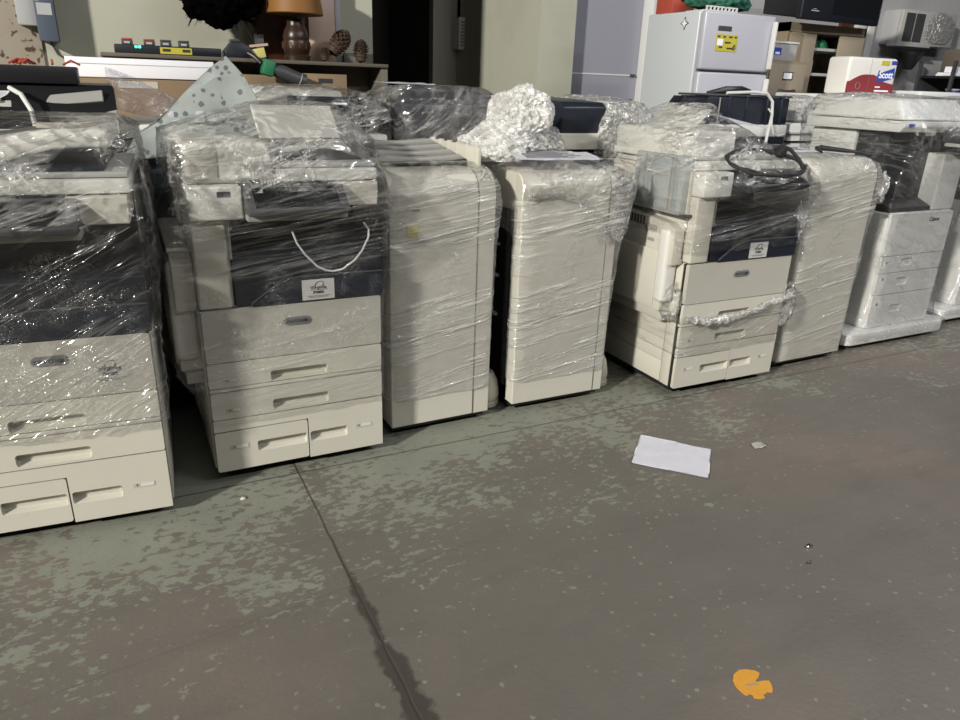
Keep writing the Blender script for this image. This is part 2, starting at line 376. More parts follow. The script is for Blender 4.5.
def copier(label, loc, rz, W=.62, style='a', code='P10803'):
    t = thing('office_copier', label, 'copier', loc, rz, 'wrapped office copiers standing in the front row')
    D = .62; bg, wh = M['beige'], M['white']
    B(.012, W - .012, .03, D - .02, .024, .058).build('base', M['black'], t)
    casters(t, (.06, W - .06), (.10, D - .06), .05)
    # body core sits behind drawer fronts; its own sides show as panels
    B(0.004, W - .004, .036, D, .05, .648, bev=.006).build('cabinet_body', bg, t)
    B(.006, W - .006, .032, .040, .052, .645).build('drawer_gap', M['gap'], t)
    for x0, x1 in ((-.003, .0045), (W - .0045, W + .003)):
        for y0, y1, z0, z1 in ((.03, .09, .048, .365), (.094, D - .01, .16, .265), (.094, D - .01, .05, .157), (.094, D - .01, .268, .365), (.03, D - .01, .369, .64)):
            B(x0, x1, y0, y1, z0, z1, bev=.003).build('side_panel', bg, t)
    c = W / 2
    def R4(a, b, z0, z1): return rrect(a, b, z0, z1, .008, 4)
    dl = MB().plate(R4(.002, c + .018, .045, .198), [(c - .165, c + .013, .104, .146, .008, .024)], -.004, .016).build('drawer', bg, t)
    number_label(dl, .05, .115, .128, .146, -.004, '3')
    tr = MB().plate([(W - .002, .04), (W - .002, .244), (.002, .246), (.002, .203), (c + .022, .2015), (c + .022, .04)], [(c + .027, c + .168, .104, .146, .008, .024)], -.004, .016).build('drawer', bg, t)
    number_label(tr, W - .11, W - .045, .128, .146, -.004, '4')
    d2 = MB().plate(R4(.002, W - .002, .2495, .349), [(c - .10, c + .102, .258, .299, .01, .024)], -.004, .016).build('drawer', bg, t)
    number_label(d2, .05, .10, .275, .29, -.004, '2')
    B(.002, W - .002, -.003, .02, .352, .3655, bev=.002).build('drawer_trim', bg, t)
    d1 = MB().plate(R4(.002, W - .002, .369, .459), [(c - .10, c + .102, .370, .409, .01, .024)], -.004, .016).build('drawer', bg, t)
    number_label(d1, .05, .10, .388, .402, -.004, '1')
    fd = MB().plate(R4(.002, W - .002, .4625, .647), [], -.006, .022).build('front_door', M['beige2'], t)
    if style == 'p1':
        badge(t, .30, .395, .573, .603, -.006); sticker(t, .44, .555, .50, .58, -.006, plate=False, code=code)
    else:
        badge(t, c - .045, c + .05, .571, .6, -.006)
    # upper body
    z0 = .65
    B(.0, .105, -.004, .30, z0 + .002, .945, bev=.008, seg=3).build('left_column', bg, t)
    B(.10, .118, .004, .05, z0 + .004, .94).build('column_edge', M['grey'], t)
    B(.0, W, .30, D - .01, z0, 1.05, bev=.01).build('rear_body', bg, t)
    B(.11, W - .006, .288, .302, z0 + .1, 1.05).build('cavity_wall', M['navy2'], t)
    MB().prism([(.004, z0 + .002), (.004, .818), (.02, .83), (.29, .86), (.29, z0 + .002)], 'x', .106, W + .008, bev=.004).build('output_shelf', M['navy2'], t)
    # lower navy door with the rising curve
    cur = [(.165 + (.345 - .165) * k / 10, .657 + (.738 - .657) * math.sin(k / 10 * math.pi / 2)) for k in range(11)]
    door = [(W + .008, .652)] + [(W + .008, .736)] + cur[::-1] + [(.16, .652)]
    nd = MB().prism(door, 'y', -.012, .006, bev=.002, seg=1).build('toner_door', M['navy'], t)
    MB().tube([(x, -.011, z + .004) for x, z in cur] + [(W + .006, -.011, .74)], .0035, 6).build('door_rim', M['dgrey'], nd)
    if style != 'p1': sticker(t, c + .025, c + .138, .656, .728, -.012, code=code)
    B(-.002, .162, -.03, .30, .947, 1.053, bev=.008, seg=3).build('column_cap', wh, t)
    if style != 'p1': B(.125 - .04, .125, -.0315, -.028, 1.02, 1.037).build('status_window', M['dgrey'], t)
    # right white panel, slanted inner edge
    MB().prism([(.455, 1.05), (W - .005, 1.052), (W - .008, .975), (.495, .975)], 'y', -.012, .30, bev=.003, seg=1).build('right_panel', bg, t)
    if style != 'p5':
        cp = MB().prism([(-.02, 1.05), (-.105, .985), (-.10, .966), (.02, .966), (.02, 1.05)], 'x', .166, .49, bev=.006).build('control_panel', M['dgrey'], t)
        MB().slab([(.19, -.0285, 1.0465), (.19, -.098, .993), (.46, -.098, .993), (.46, -.0285, 1.0465)], .002).build('touch_screen', M['screen'], cp)
        B(.166, .49, -.07, .05, .945, .966, bev=.004).build('panel_lip', M['grey'], t)
    else:
        cp = MB().prism([(-.02, 1.055), (-.10, 1.0), (-.10, .975), (.02, .972), (.02, 1.055)], 'x', .20, .56, bev=.006).build('control_panel', M['black'], t)
        MB().slab([(.22, -.0285, 1.0515), (.22, -.092, 1.0075), (.54, -.092, 1.0075), (.54, -.0285, 1.0515)], .002).build('touch_screen', M['screen'], cp)
    B(-.002, W + .004, .02, D - .02, 1.055, 1.095, bev=.008).build('scanner', wh, t)
    B(.0, W, .04, D - .02, 1.097, 1.112, bev=.004).build('scanner_lid', M['lgrey'], t)
    # side unit with bypass tray on the left flank
    if style in ('p2', 'p5'):
        su = thing_part('side_unit', t)
        B(-.075, 0.0, .08, D - .02, .415, .64, bev=.008).build('bypass_door', bg, t)
        m = MB(); m.prism([(.04, .64), (.04, .80), (.09, .825), (D - .04, .86), (D - .02, .64)], 'x', -.07, -.002, bev=.006); m.build('side_cover', bg, t)
        B(-.085, -.008, .06, .13, .46, .80, bev=.02, seg=4).build('hinge_column', wh, t)
        m = MB()
        for k in range(11): m.box(-.0725, -.068, .25 + .022 * k, .262 + .022 * k, .79, .83)
        m.build('vent', M['dgrey'], t)
        B(-.079, -.065, .16, .24, .775, .80, bev=.006).build('latch_handle', M['grey'], t)
        B(-.0725, -.066, .17, .215, .725, .74, bev=.001, seg=1).build('latch_window', M['grey'], t)
        B(-.084, -.07, .12, D - .06, .43, .695, bev=.006).build('bypass_tray', bg, t)
        B(-.06, 0, .07, D - .02, .37, .412, bev=.004).build('tray_sill', M['beige2'], t)
    return t

def thing_part(n, t): return None

WRAPNAME = 'stretch_wrap'
# ---- first copier, cut by the left edge of the photograph
c1 = copier('cropped copier nearest the camera, film-wrapped above bare lower drawers, white document tray on top', (.03 - .62 * math.cos(R(4)), 2.26 + .62 * math.sin(R(4)), 0), -4, style='p1', code='P10801')
B(.0, .24, .04, .56, 1.112, 1.20, bev=.02, seg=3).build('document_feeder', M['white'], c1)
# input tray rises to the right over a dark slot
MB().prism([(.20, 1.142), (.32, 1.135), (.44, 1.165), (.585, 1.172), (.585, 1.225), (.44, 1.222), (.20, 1.178)], 'y', .10, .50, bev=.012, seg=3).build('input_tray', M['white'], c1)
B(.24, .56, .06, .54, 1.112, 1.122).build('output_slot', M['navy'], c1)
B(.40, .56, .14, .16, 1.222, 1.237, bev=.003).build('paper_guide', M['beige2'], c1)
B(.40, .56, .42, .44, 1.222, 1.24, bev=.003).build('paper_guide', M['beige2'], c1)
wrap(WRAPNAME, c1, [(.34, -.02, .632, -.02, .64), (.5, -.02, .637, -.022, .64), (.66, -.02, .645, -.03, .65), (.80, -.02, .662, -.045, .65), (.92, -.02, .65, -.10, .65), (1.0, -.02, .655, -.12, .65), (1.06, -.02, .65, -.07, .64), (1.14, -.01, .64, .0, .62), (1.215, 0, .63, .06, .58), (1.245, .04, .59, .12, .52), (1.255, .2, .45, .25, .38)],
     FILM_D, amp=.009, sag=.012, seed=1, slope=.4, mat2=FILM_TOP, zc=.98)

# ---- second copier
c2 = copier('tall film-wrapped copier with raised cream feeder flap and a white cable behind the film', (.19, 2.41, 0), 0, style='p2', code='P10803')
MB().prism(rrect(.002, .265, 1.062, 1.18, .018), 'y', .008, .50, bev=.012, seg=3).build('document_feeder', M['white'], c2)
B(.018, .10, .0045, .012, 1.07, 1.165, bev=.003).build('feeder_end', M['beige2'], c2)
MB().slab([(.275, .235, 1.178), (.56, .235, 1.178), (.55, .32, 1.285), (.265, .32, 1.285)], .014).build('feeder_flap', M['white'], c2)
MB().prism([(.26, 1.113), (.26, 1.165), (.33, 1.16), (.40, 1.135), (.42, 1.113)], 'y', .20, .45, bev=.004).build('output_bed', M['grey'], c2)
MB().prism([(.27, 1.125), (.40, 1.147), (.415, 1.157), (.41, 1.165), (.27, 1.145)], 'y', .13, .165, bev=.003).build('feeder_arm', M['white'], c2)
B(.30, .60, .12, .48, 1.112, 1.118).build('output_slot', M['dgrey'], c2)
pts = [(.30 + .005 * k, -.02, .92 - .02 * k) for k in range(3)]
ar = [(.313, .899), (.325, .86), (.35, .82), (.39, .775), (.42, .757), (.446, .751), (.48, .757), (.52, .785), (.55, .82), (.575, .865), (.578, .89), (.56, .915)]
MB().tube([(x, -.016 - .006 * math.sin(i), z) for i, (x, z) in enumerate(ar)], .0035, 8).build('cable', M['whitecable'], c2)
wrap(WRAPNAME, c2, [(.235, -.012, .632, -.012, .64), (.34, -.04, .632, -.012, .64), (.42, -.087, .632, -.014, .64), (.62, -.087, .635, -.018, .64), (.80, -.088, .645, -.024, .645), (.92, -.075, .64, -.09, .645), (1.0, -.045, .635, -.12, .645), (1.055, -.035, .632, -.06, .64), (1.12, -.03, .625, -.025, .62), (1.19, -.022, .615, -.014, .58), (1.24, .12, .585, .13, .5), (1.29, .25, .565, .27, .36), (1.297, .3, .5, .3, .335)],
     FILM, amp=.006, sag=.010, seed=2, slope=.12, mat2=FILM_TOP, zc=1.04)

# ---- finishers
def finisher(label, loc, rz, W, H, strip, dark_side):
    t = thing('finisher_cabinet', label, 'cabinet', loc, rz, 'wrapped tall finisher cabinets in the front row')
    bg = M['beige']; D = .60
    B(.012, W - .012, .03, D - .03, .02, .055).build('base', M['black'], t)
    casters(t, (.06, W - .06), (.09, D - .07), .05)
    prof = [(0, .045), (0, H - .10)] + [(.09 - .09 * math.cos(R(a)), H - .10 + .10 * math.sin(R(a))) for a in range(10, 91, 10)] + [(.16, H), (.16, .045)]
    if dark_side: prof = [(0, .045), (0, H - .07)] + [(.06 - .06 * math.cos(R(a)), H - .07 + .07 * math.sin(R(a))) for a in range(10, 91, 10)] + [(.065, H), (.065, .045)]
    MB().prism(prof, 'x', 0, strip - .002, bev=.003, seg=1).build('front_door', bg, t)
    MB().prism([(p[0] + .006 if i < len(prof) - 2 else p[0], p[1] - .004) for i, p in enumerate(prof)], 'x', strip + .002, W, bev=.003, seg=1).build('front_strip', bg, t)
    if dark_side:
        m = MB(); m.box(.018, W - .01, .067, D, .09, H - .16, bev=.003); m.build('inner_frame', M['black'], t)
        m = MB(); m.box(.004, W - .006, .067, D, H - .16, H - .003, bev=.012, seg=3); m.build('upper_body', bg, t)
        m = MB(); m.box(.002, .02, .165, D - .01, .055, .10, bev=.003); m.box(.006, .02, .10, .135, .10, H - .15, bev=.003); m.build('side_rail', M['dgrey'], t)
        for zz in (.40, .58, .72):
            B(.004, .02, .205, D - .02, zz, zz + .012, bev=.002).build('docking_bar', M['lgrey'], t)
        B(.003, .02, .26, .32, .60, .68, bev=.003).build('docking_latch', M['lgrey'], t)
    else:
        B(.0, W - .006, .158, D, .05, H - .015, bev=.012, seg=3).build('rear_body', bg, t)
        B(-.003, .004, .02, .12, .72, H - .07, bev=.002).build('side_cover', bg, t)
        B(-.003, .004, .19, D - .03, .10, H - .07, bev=.002).build('side_cover', bg, t)
    return t

def outrigger(t, x, y):
    m = MB(); m.lathe([(.001, .035), (.058, .035), (.066, .055), (.064, .085), (.055, .13), (.038, .165), (.001, .175)], (x, y, 0), 28); m.build('stabiliser_foot', M['beige'], t)
    MB().lathe([(.001, .004), (.06, .004), (.066, .012), (.066, .03), (.06, .034), (.001, .034)], (x, y, 0), 28).build('foot_pad', M['beige2'], t)

f1 = finisher('film-wrapped finisher cabinet with grey output trays on top and yellow note on front', (.88, 2.50, 0), 1, .448, 1.07, .37, False)
outrigger(f1, .505, .15)
B(.07, .115, -.0015, .001, .83, .875).build('yellow_note', M['yellownote'], f1)
B(.09, .12, -.0012, .001, .925, .932).build('printed_mark', M['ink'], f1)
ot = MB().prism([(.17, 1.072), (.56, 1.125), (.56, 1.135), (.16, 1.085)], 'x', .02, .385, bev=.003, seg=1).build('output_tray', M['grey'], f1)
for k in range(4):
    y0 = .165 + .095 * k; z0 = 1.088 + .0125 * k
    MB().prism([(.03 + .01 * k, z0), (.05, z0 + .022), (.20, z0 + .012), (.36, z0 + .024), (.39, z0 + .006), (.30, z0 - .002), (.12, z0 - .002)], 'y', y0, y0 + .055, bev=.004).build('tray_slat', M['grey'], f1)
for k in range(4):
    x0 = -.015 + .026 * k
    MB().slab([(x0, .20 + .03 * k, 1.072), (x0 + .02, .20 + .03 * k, 1.078), (x0 + .005, .52, 1.165), (x0 - .015, .50, 1.158)], .006).build('side_fin', M['lgrey'], f1)
fm = MB(); fm.box(.40, .415, .08, .56, 1.05, 1.145, bev=.003)
for k in range(6): fm.box(.396, .419, .10 + .085 * k, .108 + .085 * k, 1.05, 1.15, bev=.002)
fm.build('tray_fence', M['beige'], f1)
wrap(WRAPNAME, f1, [(.165, -.006, .454, -.006, .62), (.4, -.01, .456, -.008, .62), (.75, -.012, .462, -.01, .62), (.92, -.016, .478, -.014, .62), (1.0, -.012, .475, -.004, .62), (1.06, .0, .46, .05, .6), (1.085, .03, .43, .10, .5), (1.09, .15, .30, .12, .3)], FILM_T, amp=.0032, sag=.008, seed=3, slope=.22, fz=22, mat2=FILM_TOP, zc=1.05)

f2 = finisher('film-wrapped finisher cabinet with printed sheets on top and an open dark left side', (1.45, 2.52, 0), 0, .485, 1.05, .432, True)
outrigger(f2, .545, .15)
wrap(WRAPNAME, f2, [(.15, -.004, .488, -.006, .07), (.4, -.005, .490, -.008, .07), (.70, -.006, .50, -.012, .075), (.80, -.007, .525, -.014, .09), (.88, -.012, .545, -.016, .62), (.96, -.014, .56, -.016, .62), (1.01, -.008, .555, -.01, .62), (1.055, .0, .52, .03, .6), (1.075, .06, .44, .10, .5), (1.08, .15, .30, .15, .3)], FILM_T, amp=.0032, sag=.012, seed=4, slope=.10, fz=24, mat2=FILM_TOP, zc=.93)
# taut film skirt pulled from its top towards the copier on its right
sheet('film_skirt', f2, [[(.45, -.02, 1.05), (.56, .0, 1.04), (.63, .06, 1.07)], [(.44, -.022, .93), (.55, -.01, .90), (.61, .05, .98)], [(.42, -.02, .80), (.50, -.012, .74), (.54, .0, .80)]], FILM_C, amp=.008, seed=5, freq=(16, 3))
sheet('film_band', f2, [[(.02, -.016, .97), (.14, -.02, .985), (.27, -.02, .955), (.38, -.02, .87), (.44, -.02, .76)], [(.02, -.018, .94), (.13, -.022, .96), (.25, -.022, .93), (.355, -.022, .85), (.41, -.02, .745)]], FILM_C, amp=.004, seed=6, nu=60, nv=8, freq=(20, 2))
B(.04, .13, .30, .32, 1.06, 1.09, bev=.009, seg=3).build('paper_stop', M['beige'], f2)
MB().prism(rrect(.14, .28, 1.045, 1.098, .03), 'y', .44, .46, bev=.003, seg=1).build('tray_bump', M['beige'], f2)
MB().prism(rrect(.34, .48, 1.045, 1.098, .03), 'y', .36, .38, bev=.003, seg=1).build('tray_bump', M['beige'], f2)

# ---- third copier with its left flank in view
c3 = copier('film-wrapped copier with clear side tray, coiled black power cord on its panel', (2.25, 2.39, 0), 0, W=.645, style='p5', code='P10804')
MB().prism(rrect(-.02, .25, 1.105, 1.215, .02), 'y', .08, .60, bev=.01, seg=2).build('document_feeder', M['white'], c3)
B(-.03, .25, .10, .60, 1.085, 1.118, bev=.008).build('feeder_base', M['white'], c3)
MB().slab([(.19, .30, 1.218), (.29, .30, 1.30), (.297, .62, 1.312), (.19, .62, 1.222)], .012).build('feeder_flap', M['white'], c3)
MB().prism([(.25, 1.113), (.25, 1.15), (.33, 1.14), (.60, 1.15), (.62, 1.14), (.62, 1.113)], 'y', .14, .56, bev=.006).build('input_tray', M['dgrey'], c3)
m = MB(); m.box(-.058, -.004, .045, .38, .872, 1.112, bev=.008); tray = m.build('clear_side_tray', M['smoke'], c3)
m = MB(); m.box(-.062, -.056, .095, .115, .875, 1.105); m.box(-.062, -.056, .122, .127, .875, 1.105); m.box(-.062, -.056, .30, .305, .875, 1.105); m.box(-.06, -.004, .043, .382, .865, .874)
m.build('tray_rib', M['grey'], tray)
m = MB(); m.box(-.02, .003, .04, .60, .66, 1.055, bev=.006); m.build('upper_side_panel', M['beige'], c3)
B(-.055, -.002, .02, .55, .857, .868).build('side_slot', M['gap'], c3)
wrap(WRAPNAME, c3, [(.70, -.03, .655, -.02, .62), (.74, -.05, .66, -.022, .64), (.86, -.075, .665, -.03, .645), (.955, -.075, .645, -.11, .645), (1.01, -.072, .62, -.125, .645), (1.06, -.07, .62, -.055, .65), (1.11, -.06, .56, .02, .65), (1.16, -.05, .44, .05, .64), (1.225, -.025, .31, .08, .62), (1.29, .19, .31, .27, .62), (1.318, .27, .31, .30, .60)],
     FILM, amp=.009, sag=.012, seed=7, slope=.2, mat2=FILM_TOP, zc=1.02)
wrap('lower_wrap', c3, [(.215, -.008, .648, -.012, .64), (.29, -.012, .65, -.014, .64), (.37, -.02, .656, -.02, .64), (.41, -.02, .658, -.022, .64)], FILM_D, amp=.006, sag=.01, seed=8, slope=.3, vr=36, close=False)
# rolled edge of film slung across its front
sp = []
for k in range(60):
    f = k / 59; sp.append((.0 + .66 * f, -.035 + .012 * noise.noise(Vector((f * 9, 1, 0))), .405 - .05 * math.sin(min(1, f * 1.15) * math.pi) * (1 - f) + .05 * f ** 3 + .012 * noise.noise(Vector((f * 7, 4, 0)))))
MB().tube(sp, [.012 + .022 * abs(noise.noise(Vector((k * .3, 2, 7)))) for k in range(60)], 14).build('film_roll', FILM_C, c3)
heap_mesh(.030, .03, .09, 3, sub=4, a1=.5, a2=.3, flat=1.2).build('film_tail', FILM_TOP, c3, smooth=180, loc=(.665, -.01, .40))
heap_mesh(.035, .035, .07, 4, sub=4, a1=.5, a2=.3, flat=1.2).build('film_tail', FILM_TOP, c3, smooth=180, loc=(-.03, .05, .46))

# ---- third finisher
f3 = finisher('film-wrapped finisher cabinet with seamed left flank, right of the corded copier', (3.01, 2.45, 0), 1, .495, 1.085, .49, False)
m = MB(); m.box(-.006, .002, .05, .30, .72, 1.0, bev=.003); m.build('access_panel', M['beige'], f3)
MB().lathe([(.0005, -.001), (.006, -.001), (.006, .001), (.0005, .001)], seg=10).xf(Matrix.Translation((-.007, .10, .975)) @ Matrix.Rotation(R(90), 4, 'Y')).build('screw', M['dgrey'], f3)
wrap(WRAPNAME, f3, [(.06, -.008, .503, -.006, .62), (.35, -.012, .505, -.008, .62), (.70, -.014, .51, -.012, .62), (.90, -.016, .54, -.014, .62), (1.0, -.016, .53, -.01, .62), (1.06, -.008, .52, .02, .62), (1.09, .03, .48, .08, .55), (1.10, .15, .35, .15, .4)], FILM_T, amp=.0032, sag=.010, seed=9, slope=.20, fz=24, mat2=FILM_TOP, zc=1.04)
heap_mesh(.03, .03, .07, 6, sub=4, a1=.5, a2=.35, flat=1.2).build('film_tail', FILM_C, f3, smooth=180, loc=(-.045, .0, .78))
heap_mesh(.022, .02, .06, 8, sub=4, a1=.5, a2=.35, flat=1.2).build('film_tail', FILM_C, f3, smooth=180, loc=(.545, .0, .93))

# ---- copiers standing on white platforms at the right
def platform_copier(label, loc, rz, seed):
    t = thing('platform_copier', label, 'copier', loc, rz, 'wrapped copiers on white platforms at the right')
    wh, gy = M['coolwhite'], M['lgrey']
    MB().prism(rrect(0, .90, 0, .80, .05), 'z', .032, .102, bev=.012, seg=2).build('platform', wh, t)
    B(.05, .85, .06, .74, .018, .034).build('underframe', M['black'], t)
    casters(t, (.10, .80), (.10, .70), .035)
    B(.202, .77, .062, .68, .10, .775, bev=.012, seg=3).build('body', wh, t)
    for z0, z1, hx in ((.105, .300, .44), (.304, .430, .44), (.434, .530, .44), (.534, .770, None)):
        d = MB().plate(rrect(.215, .765, z0, z1, .008, 4), [(hx - .05, hx + .05, (z0 + z1) / 2 - .015, (z0 + z1) / 2 + .03, .006, .03)] if hx else [], .052, .02).build('drawer' if hx else 'front_door', wh, t)
        if hx: B(hx - .03, hx + .03, .065, .075, (z0 + z1) / 2 - .01, (z0 + z1) / 2 + .02).build('handle_insert', M['grey'], d)
    text('maker_name', 'Canon', .034, (.60, .0505, .73), M['ink'], t, bold=.0006)
    for k, z in enumerate((.49, .39, .24)): B(.26, .268, .0505, .053, z, z + .014).build('tray_mark', M['ink'], t)
    B(.205, .74, .17, .66, .775, 1.20, bev=.004).build('output_cavity', M['navy2'], t)
    MB().prism([(.08, .775), (.08, .80), (.17, .84), (.17, .775)], 'x', .22, .58, bev=.003).build('output_tray', M['black'], t)
    B(.185, .25, .36, .66, .775, 1.20, bev=.008).build('rear_column', wh, t)
    B(.58, .772, .07, .40, .777, 1.09, bev=.01, seg=3).build('right_block', wh, t)
    # scanner with a lip, tapered document cover above
    MB().prism([(.075, 1.205), (.05, 1.235), (.05, 1.262), (.68, 1.262), (.68, 1.205)], 'x', .14, .775, bev=.006).build('scanner', wh, t)
    bm = bmesh.new()
    lo = [(.145, .07), (.77, .07), (.77, .67), (.145, .67)]; hi = [(.20, .16), (.70, .16), (.72, .64), (.18, .64)]
    a = [bm.verts.new((x, y, 1.266)) for x, y in lo]; b = [bm.verts.new((x, y, 1.375)) for x, y in hi]
    bm.faces.new(a[::-1]); bm.faces.new(b)
    for i in range(4): bm.faces.new((a[i], a[(i + 1) % 4], b[(i + 1) % 4], b[i]))
    bmesh.ops.bevel(bm, geom=bm.edges[:], offset=.018, segments=3, profile=.5, affect='EDGES')
    mm = MB(); mm.bm.free(); mm.bm = bm; mm.build('document_cover', wh, t)
    B(.17, .21, .045, .052, 1.236, 1.25).build('blue_mark', M['blueprint'], t)
    cpn = MB().prism([(-.045, 1.155), (-.05, 1.175), (.06, 1.215), (.06, 1.16)], 'x', .50, .86, bev=.006).build('control_panel', M['dgrey'], t)
    MB().slab([(.56, -.044, 1.1785), (.82, -.044, 1.1785), (.82, .045, 1.211), (.56, .045, 1.211)], .002).build('touch_screen', M['screen'], cpn)
    B(.51, .66, -.035, .05, 1.135, 1.154, bev=.004).build('panel_lip', M['coolwhite'], t)
    wrap(WRAPNAME, t, [(.06, -.006, .906, -.006, .81), (.105, .02, .90, .0, .80), (.14, .14, .82, .02, .75), (.30, .185, .785, .035, .70), (.60, .185, .785, .04, .70), (.80, .175, .80, .02, .70), (1.0, .15, .83, .0, .70), (1.15, .125, .88, -.06, .70), (1.22, .12, .88, -.06, .70), (1.30, .13, .82, .02, .70), (1.38, .17, .73, .13, .66), (1.395, .3, .6, .3, .5)],
         FILM_P, amp=.009, sag=.012, seed=seed, slope=.35, mat2=FILM_TOP, zc=1.22)
    return t
FILM_P = film_mat('stretch_film_sparkling', .04, .24, rot=(0, -.5, 0), sc=(5, 5, 36), bump=1., crease=.8, fine=34, haze=.012)
platform_copier('dark-banded white copier wrapped in film on a white platform, paper towels behind it', (3.62, 2.50, 0), 0, 11)
platform_copier('last copier of the front row, cut by the right edge, film-wrapped on its own platform', (4.66, 2.62, 0), 0, 12)

# ------------------------------------------------------------------ loose sheets and cords on the machines
def paper(label, c4, seed=0, th=.0012, lines=False, amp=.004, group=None):
    t = thing('paper_sheet', label, 'paper', Vector(c4[0]), 0, group)
    o = Vector(c4[0]); c = [Vector(p) - o for p in c4]
    sheet('page', t, [[c[0], c[1]], [c[3], c[2]]], M['paper'], amp=amp, seed=seed, nu=24, nv=18, freq=(2, 2), thick=th)
    if lines:
        m = MB(); n = (c[1] - c[0]).cross(c[3] - c[0]).normalized(); n = n if n.z > 0 else -n
        for k in range(9):
            v = .12 + .09 * k; e = random.uniform(.55, .9)
            p0 = c[0].lerp(c[3], v).lerp(c[1].lerp(c[2], v), .1) + n * (.0035 + amp); p1 = c[0].lerp(c[3], v).lerp(c[1].lerp(c[2], v), e) + n * (.0035 + amp)
            m.tube([p0, p1], .0016, 4)
        m.build('printed_lines', M['fineink'], t)
    return t
paper('curled white sheet on the nearest copier, at the left edge', [(-.60, 2.42, 1.278), (-.275, 2.40, 1.276), (-.24, 2.60, 1.312), (-.6, 2.64, 1.300)], 1)
paper('white sheet tucked behind the raised flap copier under the footprint-marked film', [(.22, 3.075, 1.20), (.34, 3.072, 1.20), (.34, 3.09, 1.262), (.20, 3.09, 1.248)], 2)
paper('printed sheets lying on the open-sided finisher', [(1.47, 2.60, 1.092), (1.86, 2.56, 1.092), (1.93, 2.80, 1.10), (1.58, 2.92, 1.102)], 3, lines=True)
paper('crooked white sheet sticking up on the corded copier', [(2.62, 2.56, 1.235), (2.80, 2.57, 1.222), (2.95, 2.9, 1.235), (2.70, 2.95, 1.285)], 4)
paper('printed sheet on top of the seamed-flank finisher', [(3.05, 2.62, 1.107), (3.25, 2.60, 1.107), (3.33, 2.95, 1.112), (3.10, 3.0, 1.112)], 5, lines=True)
MB().tube([(3.20, 2.58, 1.11), (3.26, 2.66, 1.122), (3.33, 2.70, 1.12), (3.42, 2.62, 1.112), (3.50, 2.56, 1.105)], [.006, .012, .014, .011, .005], 8).build('black_strap', M['black']); tag(bpy.data.objects['black_strap'], 'black strap lying across the seamed-flank finisher top', 'strap')
# coiled power cord
cc = thing('power_cord', 'black power cord coiled on the control panel of the third copier', 'cord', (2.535, 2.33, 1.085))
pts = []
for k in range(100):
    a = 2 * math.pi * k / 46 + .3; rr = 1 + .035 * math.sin(k * .31)
    x, y = .20 * rr * math.cos(a), .115 * rr * math.sin(a)
    pts.append((x, y - .015, .38 * y + .010 + .004 * math.sin(k * .9) + .006 * k / 130))
MB().tube(pts, .0065, 8).build('cord_coil', M['rubber'], cc)
MB().tube([(.13, .085, .035), (.15, .085, .06), (.175, .07, .075), (.19, .03, .06), (.188, -.03, .02), (.17, -.075, -.015), (.13, -.10, -.025)], .0085, 10).build('cord_end', M['rubber'], cc)
B(.135, .17, .03, .07, .025, .07, bev=.008, rot=Matrix.Rotation(R(30), 3, 'Y')).build('plug', M['rubber'], cc)

# crumpled film bundle between the two finishers
hb = thing('film_bundle', 'big crumpled bundle of clear stretch film standing above the two middle finishers', 'plastic film', (1.60, 2.98, 1.07))
heap_mesh(.125, .11, .125, 31, sub=6, a1=.35, a2=.16, flat=.8).build('crumpled_top', FILM_S, hb, smooth=180, loc=(.08, .0, .155))
heap_mesh(.17, .12, .085, 32, sub=6, a1=.35, a2=.2, flat=.5).build('crumpled_foot', FILM_S, hb, smooth=180, loc=(-.03, -.05, .045))
heap_mesh(.10, .08, .08, 33, sub=5, a1=.35, a2=.2, flat=.6).build('crumpled_skirt', FILM_C, hb, smooth=180, loc=(.17, -.03, .045))
heap_mesh(.10, .07, .06, 35, sub=5, a1=.35, a2=.2, flat=.5).build('crumpled_skirt', FILM_S, hb, smooth=180, loc=(-.10, -.16, .03))

# printed cushioning sheet sticking up between the first two copiers
def marks_mat():
    m = pm('marked_foam_film', (.55, .60, .58), .5, alpha=.92); nt = m.node_tree; L = nt.links.new; b = nt.nodes['Principled BSDF']
    tc = node(nt, 'ShaderNodeTexCoord'); vo = node(nt, 'ShaderNodeTexVoronoi'); vo.inputs['Scale'].default_value = 27; L(tc.outputs['Object'], vo.inputs['Vector'])
    nz = node(nt, 'ShaderNodeTexNoise'); nz.inputs['Scale'].default_value = 90; L(tc.outputs['Object'], nz.inputs['Vector'])
    ad = node(nt, 'ShaderNodeMath', operation='MULTIPLY_ADD'); L(nz.outputs['Fac'], ad.inputs[0]); ad.inputs[1].default_value = .35; L(vo.outputs['Distance'], ad.inputs[2])
    rp = node(nt, 'ShaderNodeMapRange'); rp.inputs[1].default_value = .42; rp.inputs[2].default_value = .48; L(ad.outputs[0], rp.inputs[0])
    mx = node(nt, 'ShaderNodeMix', data_type='RGBA'); mx.inputs[6].default_value = (.24, .26, .27, 1); mx.inputs[7].default_value = (.60, .65, .63, 1)
    L(rp.outputs[0], mx.inputs[0]); L(mx.outputs[2], b.inputs['Base Color'])
    return m
M['bubblefilm'] = marks_mat()
bs = thing('cushion_sheet', 'translucent cushioning sheet with dark printed marks, rising to a point behind the flap copier', 'plastic sheet', (.10, 3.075, 1.06))
sheet('sheet_face', bs, [[(-.07, -.0, 0), (.12, -.0, .02), (.30, .0, .05), (.44, .0, .10)], [(-.01, .0, .10), (.15, .0, .16), (.32, .02, .20), (.455, .03, .215)], [(.06, .0, .14), (.17, .02, .24), (.29, .04, .30), (.41, .05, .31)], [(.10, .01, .17), (.20, .03, .27), (.29, .05, .345), (.345, .055, .385)]], M['bubblefilm'], amp=.006, seed=9, nu=50, nv=50, freq=(2, 2), thick=.002)

